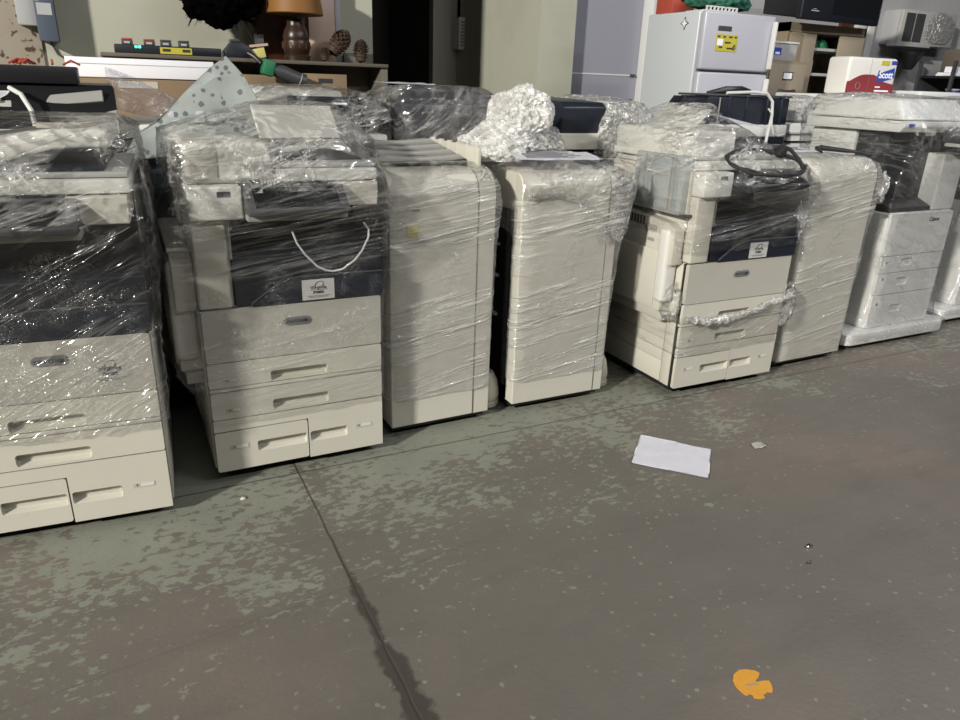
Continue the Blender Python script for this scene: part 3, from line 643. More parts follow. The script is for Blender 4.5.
# ------------------------------------------------------------------ machines of the second row
def rear_machine(name, label, cat, loc, W, D, H, mat=None):
    t = thing(name, label, cat, loc, 0, 'machines of the second row')
    B(.0, W, .0, D, .05, H, bev=.012, seg=2).build('body', mat or M['beige'], t)
    B(.02, W - .02, .02, D - .02, .02, .055).build('base', M['black'], t)
    casters(t, (.05, W - .05), (.06, D - .06), .03)
    return t

# black printer, far left
r = rear_machine('black_printer', 'black and grey printer behind the nearest copier with a white cord over it', 'printer', (-.62, 3.06, 0), .66, .62, 1.16, M['black'])
B(-.02, .545, .10, .42, 1.325, 1.385, bev=.006).build('scanner_lid', M['black'], r)
B(.02, .535, .13, .40, 1.30, 1.325).build('lid_hinge', M['dgrey'], r)
MB().prism([(.0, 1.16), (.0, 1.20), (.12, 1.325), (.60, 1.325), (.60, 1.16)], 'x', .0, .66, bev=.01).build('upper_body', M['black'], r)
MB().slab([(.20, -.004, 1.17), (.33, -.004, 1.17), (.33, .06, 1.27), (.20, .06, 1.265)], .012).build('grey_flap', M['lgrey'], r)
MB().slab([(.42, .055, 1.25), (.62, .06, 1.27), (.62, .075, 1.31), (.45, .075, 1.29)], .012).build('grey_trim', M['grey'], r)
MB().slab([(.52, -.012, 1.16), (.66, -.012, 1.16), (.66, .02, 1.245), (.62, .02, 1.235)], .012).build('grey_corner', M['grey'], r)
MB().slab([(.0, .04, 1.262), (.30, .045, 1.268), (.30, .06, 1.282), (.0, .06, 1.28)], .01).build('steel_rail', M['steel'], r)
B(.28, .40, .11, .118, 1.345, 1.365, bev=.002).build('lid_slot', M['dgrey'], r)
MB().tube([(.37, -.02, 1.10), (.395, -.03, 1.18), (.39, -.02, 1.24), (.365, .02, 1.29), (.33, .06, 1.31)], .008, 8).build('white_cord', M['whitecable'], r)
rt = thing('red_ties', 'loose red ties scattered on the black printer lid', 'ties', (-.26, 3.36, 1.387))
for k in range(9):
    a = random.uniform(0, 6); x, y = random.uniform(-.05, .17), random.uniform(-.05, .05)
    MB().tube([(x, y, .004), (x + .03 * math.cos(a), y + .02 * math.sin(a), .02), (x + .06 * math.cos(a), y + .04 * math.sin(a), .005)], .004, 6).build('tie', M['tool_red'], rt)

# navy machine between the first two copiers
r = rear_machine('navy_printer', 'navy printer with a white top in the gap between the first two copiers', 'printer', (.04, 3.12, 0), .50, .60, 1.14, M['navy'])
B(-.01, .51, -.01, .60, 1.14, 1.19, bev=.008).build('white_top', M['white'], r)
B(.02, .48, -.012, .0, .60, .80, bev=.004).build('front_door', M['navy2'], r)
B(.02, .48, -.012, .0, .30, .58, bev=.004).build('front_door', M['navy2'], r)
for x in (.06, .11): MB().lathe([(.0005, 0), (.007, 0), (.007, .004), (.0005, .004)], (x, -.005, 1.188), 12).build('rubber_stop', M['black'], r)
fs = thing('film_sheet', 'twisted violet-tinged stretch film draped from black printer over the navy one', 'plastic film', (.0, 3.2, 1.19))
FILM_V = film_mat('violet_film', .10, .40, rot=(0, .6, 0), sc=(6, 6, 44), bump=1., crease=.8, tint=(.86, .85, .93), haze=.05)
sheet('film_drape', fs, [[(.02, .10, .20), (.12, .10, .17), (.25, .08, .10), (.42, .06, .06)], [(.02, .04, .14), (.14, .04, .10), (.27, .02, .05), (.42, .02, .03)], [(.0, .0, .06), (.14, .0, .03), (.28, .0, .01), (.42, .0, .005)]], FILM_V, amp=.014, seed=14, freq=(4, 12))

# white printer behind the flap copier
r = rear_machine('white_printer', 'film-wrapped white printer with a navy sloped panel behind the flap copier', 'printer', (.60, 3.18, 0), .52, .60, 1.15, M['white'])
MB().prism([(.0, 1.15), (.02, 1.24), (.14, 1.325), (.60, 1.335), (.60, 1.15)], 'x', -.03, .35, bev=.008).build('upper_body', M['white'], r)
MB().prism([(-.012, 1.17), (.0, 1.25), (.08, 1.302), (.30, 1.30), (.30, 1.17)], 'x', .10, .42, bev=.012, seg=3).build('control_panel', M['navy'], r)
B(.27, .335, -.002, .0015, 1.272, 1.28).build('status_light', M['paper'], r)
B(.42, .50, .06, .4, 1.15, 1.27, bev=.02).build('side_hopper', M['dgrey'], r)
wrap(WRAPNAME, r, [(.9, -.015, .53, -.02, .62), (1.15, -.015, .53, -.03, .62), (1.25, -.03, .52, -.02, .62), (1.32, -.02, .46, .05, .60), (1.345, .1, .34, .2, .5)], FILM_TOP, amp=.010, sag=.012, seed=15, vr=50, fz=14)

# dark wrapped printer
r = rear_machine('dark_printer', 'dark printer tightly wrapped in streaky film behind the ribbed output trays', 'printer', (1.21, 3.24, 0), .54, .58, 1.28, M['navy'])
B(.06, .30, .05, .40, 1.28, 1.345, bev=.01).build('feeder', M['navy'], r)
B(.30, .54, .05, .50, 1.28, 1.325, bev=.01).build('lid', M['dgrey'], r)
B(.0, .28, -.006, .02, 1.02, 1.25, bev=.005).build('front_cover', M['navy2'], r)
wrap(WRAPNAME, r, [(.8, -.015, .555, -.02, .60), (1.15, -.015, .56, -.03, .60), (1.30, -.01, .545, -.01, .58), (1.35, .05, .45, .06, .5), (1.357, .15, .35, .15, .4)], FILM_V, amp=.012, sag=.012, seed=16, slope=-.7, fz=22, vr=60)
paper('blank sheet lying on the dark wrapped printer', [(1.20, 3.36, 1.362), (1.42, 3.34, 1.362), (1.44, 3.6, 1.366), (1.20, 3.64, 1.366)], 8)
sheet('cream_flap', None, [[(1.0, 3.30, 1.19), (1.18, 3.24, 1.19)], [(1.02, 3.5, 1.22), (1.18, 3.48, 1.22)]], FILM_C, amp=.02, seed=18, freq=(6, 6))
o = bpy.data.objects['cream_flap']; o.name = 'film_scrap'; tag(o, 'loose film scrap between white printer and dark printer', 'plastic film')

# navy printer with cream band
r = rear_machine('banded_printer', 'navy printer with a cream band, half wrapped, behind the open-sided finisher', 'printer', (2.02, 3.20, 0), .56, .58, 1.06, M['navy2'])
B(-.005, .565, -.012, .58, 1.075, 1.155, bev=.006).build('cream_band', M['beige'], r)
MB().prism([(.0, 1.155), (-.012, 1.28), (.02, 1.305), (.50, 1.32), (.50, 1.155)], 'x', .02, .28, bev=.008).build('feeder', M['navy'], r)
MB().prism([(.06, 1.155), (.06, 1.25), (.12, 1.30), (.5, 1.31), (.5, 1.155)], 'x', -.14, .02, bev=.008).build('feeder_wing', M['navy2'], r)
B(.30, .54, .06, .5, 1.155, 1.30, bev=.02).build('side_hopper', M['grey'], r)
B(.34, .44, .10, .3, 1.302, 1.308).build('label_card', M['paper'], r)
wrap(WRAPNAME, r, [(.95, .26, .59, -.03, .60), (1.10, .25, .60, -.04, .60), (1.22, .27, .60, -.03, .58), (1.31, .28, .56, .03, .54), (1.325, .36, .48, .15, .4)], FILM_C, amp=.012, sag=.02, seed=17, vr=50, fz=14)

# inverted-looking navy unit with white band and cable
r = rear_machine('feeder_unit', 'long navy unit with white band and looping white cable before the fridge', 'printer', (3.17, 3.37, 0), .62, .30, 1.06, M['navy2'])
B(-.02, .635, -.015, .28, 1.125, 1.195, bev=.006).build('white_band', M['coolwhite'], r)
B(.30, .62, -.02, .3, 1.06, 1.125, bev=.004).build('lower_block', M['navy'], r)
m = MB(); m.box(-.03, .63, -.005, .24, 1.197, 1.35, bev=.006)
for x in (.13, .27, .44, .56): m.box(x, x + .018, -.012, .02, 1.19, 1.355, bev=.004)
m.build('navy_trough', M['navy'], r)
B(-.05, .64, -.012, .24, 1.352, 1.364, bev=.004).build('trough_lid', M['dgrey'], r)
MB().tube([(.05, .1, 1.366), (.15, .06, 1.385), (.28, .06, 1.388), (.38, .1, 1.378), (.45, .2, 1.366)], [.01, .022, .024, .02, .01], 10).build('black_hose', M['black'], r)
B(.05, .056, -.016, -.01, 1.2, 1.345).build('bright_edge', M['grey'], r)
MB().prism([(-.25, 1.29), (-.20, 1.35), (-.15, 1.315), (-.03, 1.355), (-.03, 1.22), (-.16, 1.24), (-.25, 1.27)], 'y', .0, .10, bev=.004).build('pointed_flap', M['navy2'], r)
MB().tube([(.10, -.01, 1.37), (.30, -.02, 1.38), (.40, -.03, 1.375), (.445, -.04, 1.33), (.455, -.045, 1.25), (.45, -.04, 1.15), (.44, -.04, 1.02)], .009, 8).build('cable', M['whitecable'], r)
MB().tube([(.425, -.035, 1.29), (.45, -.05, 1.26), (.46, -.05, 1.20), (.49, -.05, 1.145), (.54, -.04, 1.13), (.60, -.03, 1.14)], .005, 8).build('cable_branch', M['whitecable'], r)

# white desktop printers farther right
r = rear_machine('cream_printer', 'plain white printer right of the long navy unit, dark gap across its front', 'printer', (3.90, 3.42, 0), .45, .50, 1.20, M['coolwhite'])
B(-.004, .455, -.006, .02, 1.085, 1.095).build('paper_slot', M['black'], r)
B(-.01, .46, -.012, .50, 1.135, 1.15, bev=.004).build('top_seam', M['lgrey'], r)
MB().tube([(.30, -.012, 1.2), (.36, -.02, 1.16), (.37, -.02, 1.08), (.34, -.02, 1.03)], .004, 6).build('thin_cable', M['whitecable'], r)
g = thing('grey_box', 'grey box under crumpled film on the plain white printer', 'box', (4.05, 3.52, 1.20))
B(.0, .32, .0, .30, .0, .13, bev=.008).build('carton', M['grey'], g)
wrap('loose_wrap', g, [(.01, -.01, .33, -.01, .31), (.10, -.012, .33, -.012, .31), (.15, .02, .3, .02, .28), (.17, .1, .2, .1, .2)], FILM_C, amp=.010, sag=.02, seed=19, seg=70, vr=30, fz=14)
# low wrapped copier under the paper towels, and one farther right
r = rear_machine('low_copier', 'grey-white copier behind the banded platform copier carrying the paper towels', 'copier', (4.42, 3.50, 0), .62, .56, 1.385, M['coolwhite'])
B(-.006, .626, -.008, .02, 1.20, 1.21).build('lid_gap', M['grey'], r)
r = rear_machine('end_copier', 'white copier behind the last platform copier at the right edge', 'copier', (5.20, 3.46, 0), .60, .55, 1.36, M['coolwhite'])
B(.02, .58, .02, .50, 1.36, 1.425, bev=.02, seg=3).build('document_cover', M['coolwhite'], r)

# paper towel pack
pk = thing('towel_pack', 'white and red plastic-wrapped paper towel pack on the grey-white copier', 'paper towels', (4.60, 3.62, 1.385), -3)
W_, D_, H_ = .47, .19, .245
B(0, W_, 0, D_, 0.0, H_, bev=.022, seg=4).build('pack', pm('pack_white', (.70, .68, .64), .35), pk)
red = [(.004, .012)] + [(.004, .085)] + [(.02 + .012 * k, .085 + .05 * math.sin(min(1, k / 13) * math.pi / 2)) for k in range(1, 20)] + [(.30, .12), (.36, .09), (W_ - .004, .075), (W_ - .004, .012)]
MB().prism(red, 'y', -.0015, .0015).build('red_wave', M['redprint'], pk)
bl = MB().prism([(.275, .095), (.29, .165), (.33, .155), (.44, .185), (.45, .12), (.40, .105), (.33, .09)], 'y', -.0035, .0, bev=.001, seg=1).build('logo_patch', M['blueprint'], pk)
text('logo_lettering', 'Scott', .062, (.363, -.0042, .135), M['paper'], bl, sx=1.05, bold=.0015)
B(.30, .38, -.003, .0, .2, .228).build('yellow_flash', M['yellow'], pk)
B(.40, .455, -.003, .0, .205, .23, bev=.001, seg=1).build('blue_flash', M['blueprint'], pk)
m = MB(); m.box(.28, .33, -.003, .0, .052, .06); m.box(.28, .42, -.003, .0, .026, .036); m.build('white_caption', M['paper'], pk)
MB().tube([(.11 + .022 * math.cos(a), -.002, .06 + .022 * math.sin(a)) for a in [R(30 * k) for k in range(12)]], .002, 5, closed=True).build('ring_mark', M['fineink'], pk)
B(.205, .209, -.0015, .001, .01, .235).build('film_seam', M['lgrey'], pk)

# ------------------------------------------------------------------ shelf with tools at the back left
def box_thing(name, label, cat, x0, x1, y0, y1, z0, z1, mat, bev=.004, group=None, parts=None):
    t = thing(name, label, cat, (x0, y0, z0), 0, group)
    B(0, x1 - x0, 0, y1 - y0, 0, z1 - z0, bev=bev).build('shell', mat, t)
    return t
sh = thing('long_shelf', 'long brown shelf unit against the back wall carrying lamp and tools', 'shelf', (.02, 5.2, 0))
B(0, 1.82, 0, .38, 1.455, 1.478, bev=.003).build('top_board', M['shelfwood'], sh)
B(.02, 1.80, .30, .33, .75, 1.455).build('back_panel', M['shelfpanel'], sh)
B(1.77, 1.82, .02, .38, .0, 1.455).build('end_panel', M['shelfpanel'], sh)
B(.0, .05, .02, .38, .0, 1.455).build('end_panel', M['shelfpanel'], sh)
B(.0, 1.82, .0, .38, 1.0, 1.03).build('lower_board', M['shelfwood'], sh)
B(1.60, 1.82, .34, .37, 1.478, 1.55).build('corner_block', M['shelfpanel'], sh)
zt = 1.478
# charger bar with batteries
ch = thing('charger_bar', 'black multi-port charger bar with green lights on the shelf', 'charger', (.10, 5.22, zt))
B(0, .62, .0, .10, 0, .05, bev=.006).build('housing', M['navy2'], ch)
for x in (.115, .135): B(x, x + .012, -.003, .0, .032, .044).build('status_light', M['led'], ch)
yl = B(.255, .44, -.004, .0, .005, .042).build('yellow_panel', M['yellow'], ch)
for x in (.27, .385): B(x, x + .045, -.006, -.004, .018, .034).build('panel_print', M['ink'], yl)
for k, (x, mt, lb) in enumerate(((.145, 'tool_red', 'red-topped battery at the left end of the charger bar'), (.27, 'tool_red', 'second red-topped battery on the charger bar'), (.365, 'dgrey', 'grey battery over the left of the yellow panel'), (.47, 'dgrey', 'grey battery over the right of the yellow panel'))):
    b = thing('tool_battery', lb, 'battery', (x, 5.24, zt + .05), 0, 'batteries on the charger bar')
    B(0, .062, 0, .06, 0, .026, bev=.004).build('case', M['dgrey'], b)
    B(.0, .062, -.002, .06, .026, .036, bev=.003).build('cap', M[mt], b)
    B(.012, .045, -.003, .0, .006, .018).build('print_patch', M['lgrey'], b)
bc = thing('battery_charger', 'humped black battery charger at the right end of the charger bar', 'charger', (.74, 5.22, zt))
MB().prism([(0, 0), (.0, .04), (.03, .07), (.05, .095), (.11, .095), (.15, .075), (.19, .02), (.2, 0)], 'y', 0, .14, bev=.006).build('housing', M['navy2'], bc)
B(.045, .10, .02, .10, .096, .112, bev=.004).build('battery_slot', M['dgrey'], bc)
# lamp
lp = thing('table_lamp', 'table lamp with dark turned wood base and amber drum shade', 'lamp', (1.22, 5.30, zt))
MB().lathe([(.001, 0), (.088, 0), (.09, .03), (.08, .04), (.085, .055), (.09, .07), (.09, .12), (.085, .13), (.088, .145), (.078, .185), (.062, .21), (.058, .225), (.058, .25), (.05, .255), (.03, .258), (.001, .258)], seg=28).build('base', M['wood'], lp)
m = MB()
for k in range(10):
    a = 2 * math.pi * k / 10; m.box(-.008, .008, .082, .094, .075, .115, rot=Matrix.Rotation(a, 3, 'Z'), piv=(0, 0, 0))
m.build('carved_flute', M['redwood'], lp)
MB().lathe([(.001, .258), (.024, .258), (.02, .30), (.016, .33), (.001, .33)], seg=16).build('socket', M['dgrey'], lp)
bm = MB(); bm.lathe([(.185, .285), (.188, .29), (.15, .52), (.147, .52), (.182, .287)], seg=40); bm.build('lamp_shade', M['amber'], lp)
# pine cones
def pine_cone(label, loc, L_, r, rot):
    t = thing('pine_cone', label, 'pine cone', loc, 0, 'pine cones on the shelf'); m = MB(); m.lathe([(.001, 0), (r * .5, L_ * .08), (r * .62, L_ * .35), (r * .45, L_ * .75), (.002, L_)], seg=10)
    for i in range(11):
        f = i / 10; rr = r * math.sin(math.pi * (.18 + .74 * f)) * (1.05 - .25 * f); n = 9
        for k in range(n):
            a = 2 * math.pi * (k + .5 * (i % 2)) / n; s_ = r * .34 * (1 - .4 * f)
            m.box(-s_ / 2, s_ / 2, rr * .35, rr, -s_ * .14, s_ * .14, bev=s_ * .1, seg=1, rot=Matrix.Rotation(a, 3, 'Z') @ Matrix.Rotation(R(25 + 25 * f), 3, 'X'), piv=(0, 0, 0))
            for v in m.bm.verts[-24:]: v.co.z += 0
        for v in m.bm.verts:
            pass
        # lift this whorl to its height
        cnt = n * 24
        vs = list(m.bm.verts)[-cnt:]
        for v in vs: v.co.z += L_ * (.04 + .9 * f)
    m.xf(Matrix.Rotation(R(rot[1]), 4, 'Y') @ Matrix.Rotation(R(rot[0]), 4, 'X')); m.build('scales', M['cone'], t)
    MB().tube([(0, 0, -.005), (0, 0, .02)], .008, 6).xf(Matrix.Rotation(R(rot[1]), 4, 'Y') @ Matrix.Rotation(R(rot[0]), 4, 'X')).build('stem', M['wood'], t)
pine_cone('large pine cone leaning right beside the lamp', (1.46, 5.32, zt + .05), .20, .085, (0, 40))
pine_cone('round upright pine cone at the right end of the row', (1.68, 5.34, zt + .004), .155, .07, (0, 4))
pine_cone('small pine cone between lamp and large cone', (1.40, 5.26, zt + .004), .09, .045, (0, 0))
# headband lamp / cable clutter, scraper, power tool
gl = thing('goggles', 'dark strapped goggles lying between charger and lamp', 'goggles', (.86, 5.26, zt))
MB().tube([(.0, 0, .01), (.0, .06, .05), (.04, .08, .06), (.08, .06, .05), (.09, 0, .01)], .009, 8).build('strap', M['dgrey'], gl)
B(.0, .10, -.02, .02, .0, .04, bev=.012).build('lens_frame', M['black'], gl)
wt = thing('grinder', 'green and black power tool hanging off the shelf edge', 'power tool', (.98, 5.14, 1.42))
MB().tube([(.02, 0, .0), (.10, 0, -.02), (.19, 0, -.055), (.25, 0, -.07)], [.035, .045, .045, .042], 16).build('motor_body', M['dgrey'], wt)
B(-.03, .05, -.045, .045, -.045, .055, bev=.015, rot=Matrix.Rotation(R(15), 3, 'Y')).build('gear_head', M['toolgreen'], wt)
MB().tube([(-.03, 0, .03), (-.07, .02, .07), (-.10, .05, .09)], .014, 10).build('handle', M['black'], wt)
MB().tube([(.21, 0, -.062), (.215, 0, -.064)], .046, 16).build('collar', M['lgrey'], wt)
kn = thing('scraper', 'scraper with a pale pinkish blade leaning on the shelf', 'tool', (.88, 5.24, zt))
B(.02, .14, .0, .01, .075, .09, rot=Matrix.Rotation(R(-8), 3, 'Y')).build('blade', M['mirror'], kn)
MB().tube([(.06, .01, .0), (.07, .02, .05), (.05, .02, .11), (.02, .02, .17)], .004, 6).build('wire_handle', M['black'], kn)
B(.0, .12, .0, .02, .0, .06, bev=.003, rot=Matrix.Rotation(R(-12), 3, 'Y')).build('yellow_body', M['yellownote'], kn)
# boxes in front of shelf
r = thing('flat_white_box', 'long flat white box in front of the charger shelf', 'box', (-.16, 4.72, 1.34)); B(0, .76, 0, .36, 0, .10, bev=.003).build('carton', M['paper'], r); B(.0, .76, -.001, .0, .066, .07).build('lid_edge', M['lgrey'], r)
r = thing('cardboard_carton', 'brown cardboard carton with a paper label under the long white box', 'box', (-.14, 4.60, 0)); B(0, .70, 0, .50, .62, 1.335, bev=.004).build('carton', M['card'], r); B(.22, .42, -.002, .0, 1.29, 1.325).build('paper_label', M['beige'], r); B(0, .70, 0, .5, .0, .61, bev=.004).build('lower_carton', M['card'], r)
r = thing('small_carton', 'small brown carton on the lower shelf below the pine cones', 'box', (1.20, 5.22, 1.03)); B(0, .34, 0, .2, 0, .37, bev=.003).build('carton', M['card'], r); B(.14, .24, -.001, .001, .31, .34).build('printed_mark', M['ink'], r)
r = thing('brown_carton', 'brown carton behind the power tool on the lower shelf', 'box', (.84, 5.26, 1.03)); B(0, .28, 0, .2, 0, .35, bev=.003).build('carton', M['card'], r)
# black shaggy thing hanging above
fr = thing('shaggy_hanging', 'black shaggy bundle hanging above the shelf, cut by the top edge', 'hanging', (.76, 5.3, 1.78))
heap_mesh(.20, .12, .16, 41, sub=5, a1=.3, a2=.2, flat=2).build('core', M['fur'], fr, smooth=180, loc=(0, 0, .08))
m = MB()
for k in range(260):
    a = random.uniform(0, 2 * math.pi); b_ = random.uniform(-.9, .9); d = Vector((math.cos(a) * .19, math.sin(a) * .11, b_ * .16 + .06)); e = d * 1.18 + Vector((random.uniform(-.02, .02), 0, -.035))
    m.tube([d * .8, d * 1.05, e], [.004, .003, .0008], 4)
m.build('tufts', M['fur'], fr)
MB().tube([(0, 0, .2), (0, .05, .9)], .006, 6).build('hanging_cord', M['black'], fr)

# things leaning on wall behind the lamp
r = tag(B(1.00, 1.34, 5.50, 5.54, 1.48, 2.35, bev=.004).build('wooden_panel', M['redwood']), 'red-brown wooden panel leaning behind the lamp', 'panel')
r = thing('framed_mirror', 'pinkish framed mirror panel right behind the lamp', 'mirror', (1.36, 5.50, zt)); B(0, .20, 0, .02, 0, .50, bev=.003).build('face', M['mirror'], r); B(.19, .23, -.005, .025, 0, .52, bev=.003).build('frame', M['lightenamel'], r)
r = tag(B(.98, 1.04, 5.48, 5.5, zt, zt + .16, bev=.002).build('wall_card', M['lgrey']), 'small pale card standing at the left end of the wooden panel', 'card')

# electrical boxes on the left wall
r = thing('breaker_box', 'narrow blue-grey breaker box with paper labels on the left wall', 'electrical box', (-.30, 5.44, 1.53)); B(0, .105, 0, .16, 0, .8, bev=.006).build('housing', M['breaker'], r); B(.012, .09, -.002, 0, .145, .21).build('paper_label', M['lightenamel'], r); B(.01, .03, -.002, 0, .22, .24).build('paper_label', M['lightenamel'], r)
r = thing('wire_trunking', 'light grey flat trunking box left of the breaker box', 'electrical box', (-.40, 5.48, 1.615)); B(0, .105, 0, .106, 0, .8, bev=.004).build('housing', M['lightenamel'], r); B(.0, .105, -.001, 0, 0, .006).build('edge', M['grey'], r)
MB().tube([(-.30, 5.52, 2.3), (-.298, 5.56, 1.8), (-.28, 5.58, 1.6), (-.22, 5.59, 1.46), (-.1, 5.58, 1.38)], .006, 6).build('wall_cable', M['dgrey']); tag(bpy.data.objects['wall_cable'], 'thin dark cable dropping diagonally below the breaker box', 'cable')

# ------------------------------------------------------------------ fridge, cabinets and right background
fg = thing('refrigerator', 'white top-freezer refrigerator with a yellow label', 'refrigerator', (3.615, 4.0, 0))
FW, FH = .635, 1.875
B(0, FW, .062, .60, .03, FH, bev=.012, seg=3).build('cabinet', M['fridge'], fg)
B(.02, FW - .02, .08, .55, .0, .03).build('plinth', M['black'], fg)
B(.02, FW - .004, .05, .064, .04, FH - .02).build('door_seal', M['grey'], fg)
d = B(.0, FW, 0, .052, 1.512, FH - .004, bev=.014, seg=3).build('freezer_door', M['fridge2'], fg)
B(FW - .035, FW - .008, -.035, .0, 1.53, FH - .04, bev=.008).build('handle', M['coolwhite'], d)
d2 = B(.0, FW, 0, .052, .12, 1.497, bev=.014, seg=3).build('fridge_door', M['fridge2'], fg)
B(FW - .035, FW - .008, -.035, .0, .95, 1.47, bev=.008).build('handle', M['coolwhite'], d2)
n_ = B(.115, .235, -.004, .0, 1.755, 1.785, bev=.002, seg=1).build('name_plate', M['dgrey'], d)
y_ = B(.11, .30, -.003, .0, 1.63, 1.735).build('yellow_label', M['yellow'], d)
m = MB()
for (x, z, w_) in ((.12, 1.715, .02), (.17, 1.715, .02), (.22, 1.715, .03), (.27, 1.715, .02), (.19, 1.68, .05), (.14, 1.65, .03), (.21, 1.645, .06)): m.box(x, x + w_, -.005, -.002, z, z + .01)
m.build('label_print', M['ink'], y_)
B(.12, .17, -.0045, -.002, 1.665, 1.705).build('label_patch', M['paper'], y_)
MB().tube([(.265, -.004, 1.66), (.28, -.004, 1.675), (.285, -.004, 1.655), (.27, -.004, 1.64)], .004, 6, closed=True).build('label_icon', M['ink'], y_)
# star shaped magnet on the side
st = []
for k in range(8):
    a = R(45 * k); rr = .042 if k % 2 == 0 else .018; st.append((.20 + rr * math.cos(a), 1.80 + rr * math.sin(a)))
sm = MB().prism(st, 'x', -.004, .0).build('magnet', M['ink'], fg)
st2 = [(.20 + (p[0] - .20) * .72, 1.80 + (p[1] - 1.80) * .72) for p in st]
MB().prism(st2, 'x', -.005, -.003).build('magnet_face', M['paper'], sm)

r = thing('red_toolbox', 'red plastic case on the fridge, back left corner', 'case', (3.64, 4.38, FH)); B(0, .20, 0, .18, 0, .22, bev=.01).build('case', M['tool_red'], r); B(.07, .13, -.01, .0, .08, .11, bev=.003).build('latch', M['black'], r)
MB().tube([(.2, .05, .18), (.24, .02, .12), (.245, .0, .03), (.26, -.02, .006)], .006, 6).build('cord', M['black'], r)
r = thing('drying_rack', 'white slotted tray on the fridge front', 'tray', (3.66, 4.06, FH)); m = MB(); m.box(0, .28, 0, .2, 0, .008); m.box(0, .28, 0, .008, .024, .032)
for k in range(9): m.box(.002 + .033 * k, .014 + .033 * k, 0, .008, .008, .024)
m.build('tray', M['coolwhite'], r)
r = thing('green_cloth', 'crumpled green cloth heaped on the white slotted tray', 'cloth', (3.90, 4.20, FH + .03)); heap_mesh(.19, .11, .09, 51, sub=5, a1=.4, a2=.3, flat=.3).build('cloth_heap', M['green'], r, smooth=180, loc=(0, 0, .03))

fc = thing('filing_cabinet', 'tan steel filing cabinet right of the fridge', 'cabinet', (4.47, 4.2, 0))
B(0, .40, .012, .60, 0, 1.605, bev=.004).build('carcass', M['tan'], fc)
for k in range(4):
    z0 = .06 + .385 * k; d = B(.012, .388, 0, .014, z0, z0 + .37, bev=.003).build('drawer', M['tan2'], fc)
    m = MB(); m.box(.15, .25, -.006, .0, z0 + .26, z0 + .265); m.box(.15, .25, -.006, .0, z0 + .31, z0 + .315); m.box(.15, .155, -.006, 0, z0 + .26, z0 + .315); m.box(.245, .25, -.006, 0, z0 + .26, z0 + .315); m.build('label_holder', M['steel'], d)
    B(.157, .243, -.003, 0, z0 + .267, z0 + .308).build('label_card', M['paper'], d)
    MB().tube([(.13, -.002, z0 + .19), (.135, -.03, z0 + .185), (.2, -.036, z0 + .18), (.265, -.03, z0 + .185), (.27, -.002, z0 + .19)], .009, 8).build('handle', M['steel'], d)
r = thing('plastic_tub', 'clear plastic tub with a blue label on the filing cabinet', 'tub', (4.475, 4.24, 1.606)); m = MB(); m.prism([(.01, 0), (0, .12), (.30, .12), (.29, 0)], 'y', 0, .30, bev=.008); m.build('tub_body', M['clear'], r); B(-.006, .306, -.006, .306, .12, .135, bev=.004).build('lid', M['coolwhite'], r); B(.05, .13, -.003, .0, .04, .09).build('blue_label', M['blueprint'], r)
B(.07, .115, -.004, -.002, .045, .06).build('label_patch', M['paper'], r)

sc = thing('steel_cabinet', 'tall tan steel cabinet with doors ajar and dark shelves inside', 'cabinet', (5.15, 4.7, 0))
CW, CH = .95, 1.93
m = MB(); m.box(0, .02, .0, .45, 0, CH); m.box(CW - .02, CW, 0, .45, 0, CH); m.box(0, CW, .43, .45, 0, CH); m.box(0, CW, 0, .45, CH - .07, CH); m.box(0, CW, 0, .45, 0, .08); m.build('carcass', M['tan'], sc)
for z in (.45, .85, 1.27, 1.53, 1.73): B(.02, CW - .02, .03, .43, z, z + .022).build('shelf', M['lgrey'], sc)
B(.04, .33, -.012, .005, .08, CH - .075, bev=.003).build('door', M['tan2'], sc)
B(.62, .93, -.012, .005, .08, CH - .075, bev=.003).build('door', M['tan2'], sc)
B(.005, .16, -.02, -.012, .2, CH - .08, bev=.003).build('door_panel', M['tan'], sc)
for (x, z, w_, h_, mt, nm, lb) in ((.36, 1.752, .06, .10, 'red', 'red_package', 'red package on the upper shelf of the steel cabinet'), (.36, 1.552, .045, .13, 'coolwhite', 'white_bottle', 'white bottle on the middle cabinet shelf'), (.43, 1.552, .05, .15, 'lgrey', 'grey_bottle', 'pale grey bottle beside the white one in the cabinet'), (.46, 1.752, .14, .09, 'toolgreen', 'green_bag', 'dark green bag on the upper cabinet shelf')):
    t = thing(nm, lb, nm.split('_')[1], (5.15 + x + w_ / 2, 4.82, z))
    if 'bottle' in nm:
        MB().lathe([(.001, 0), (w_ / 2, 0), (w_ / 2, h_ * .65), (w_ * .2, h_ * .82), (w_ * .2, h_ * .9), (.001, h_ * .9)], seg=16).build('bottle_body', M[mt], t); MB().lathe([(.001, h_ * .9), (w_ * .24, h_ * .9), (w_ * .24, h_), (.001, h_)], seg=12).build('cap', M['grey'], t)
    elif 'bag' in nm: heap_mesh(w_ / 2, .05, h_ * .7, 61, sub=4, a1=.3, a2=.2, flat=.2).build('bag', M[mt], t, smooth=180, loc=(0, 0, .012))
    else: B(-w_ / 2, w_ / 2, 0, .08, 0, h_, bev=.004).build('package', M[mt], t); B(-w_ / 4, w_ / 4, -.002, 0, .01, .04).build('label_patch', M['paper'], t)
tv = thing('television', 'black boxy television on the steel cabinet, cut by top edge', 'television', (5.06, 4.52, 1.94), 2)
B(0, .98, .0, .06, .0, .5, bev=.012, seg=3).build('bezel', M['navy2'], tv)
MB().prism([(.06, .02), (.45, .06), (.45, .40), (.06, .48)], 'x', .06, .92, bev=.01).build('rear_housing', M['black'], tv)
B(.36, .95, -.003, .001, .05, .46, bev=.002, seg=1).build('screen', M['screen'], tv)
m = MB(); m.box(.11, .20, -.002, .001, .062, .069); m.box(.13, .17, -.002, .001, .077, .080); m.build('maker_mark', M['lgrey'], tv)

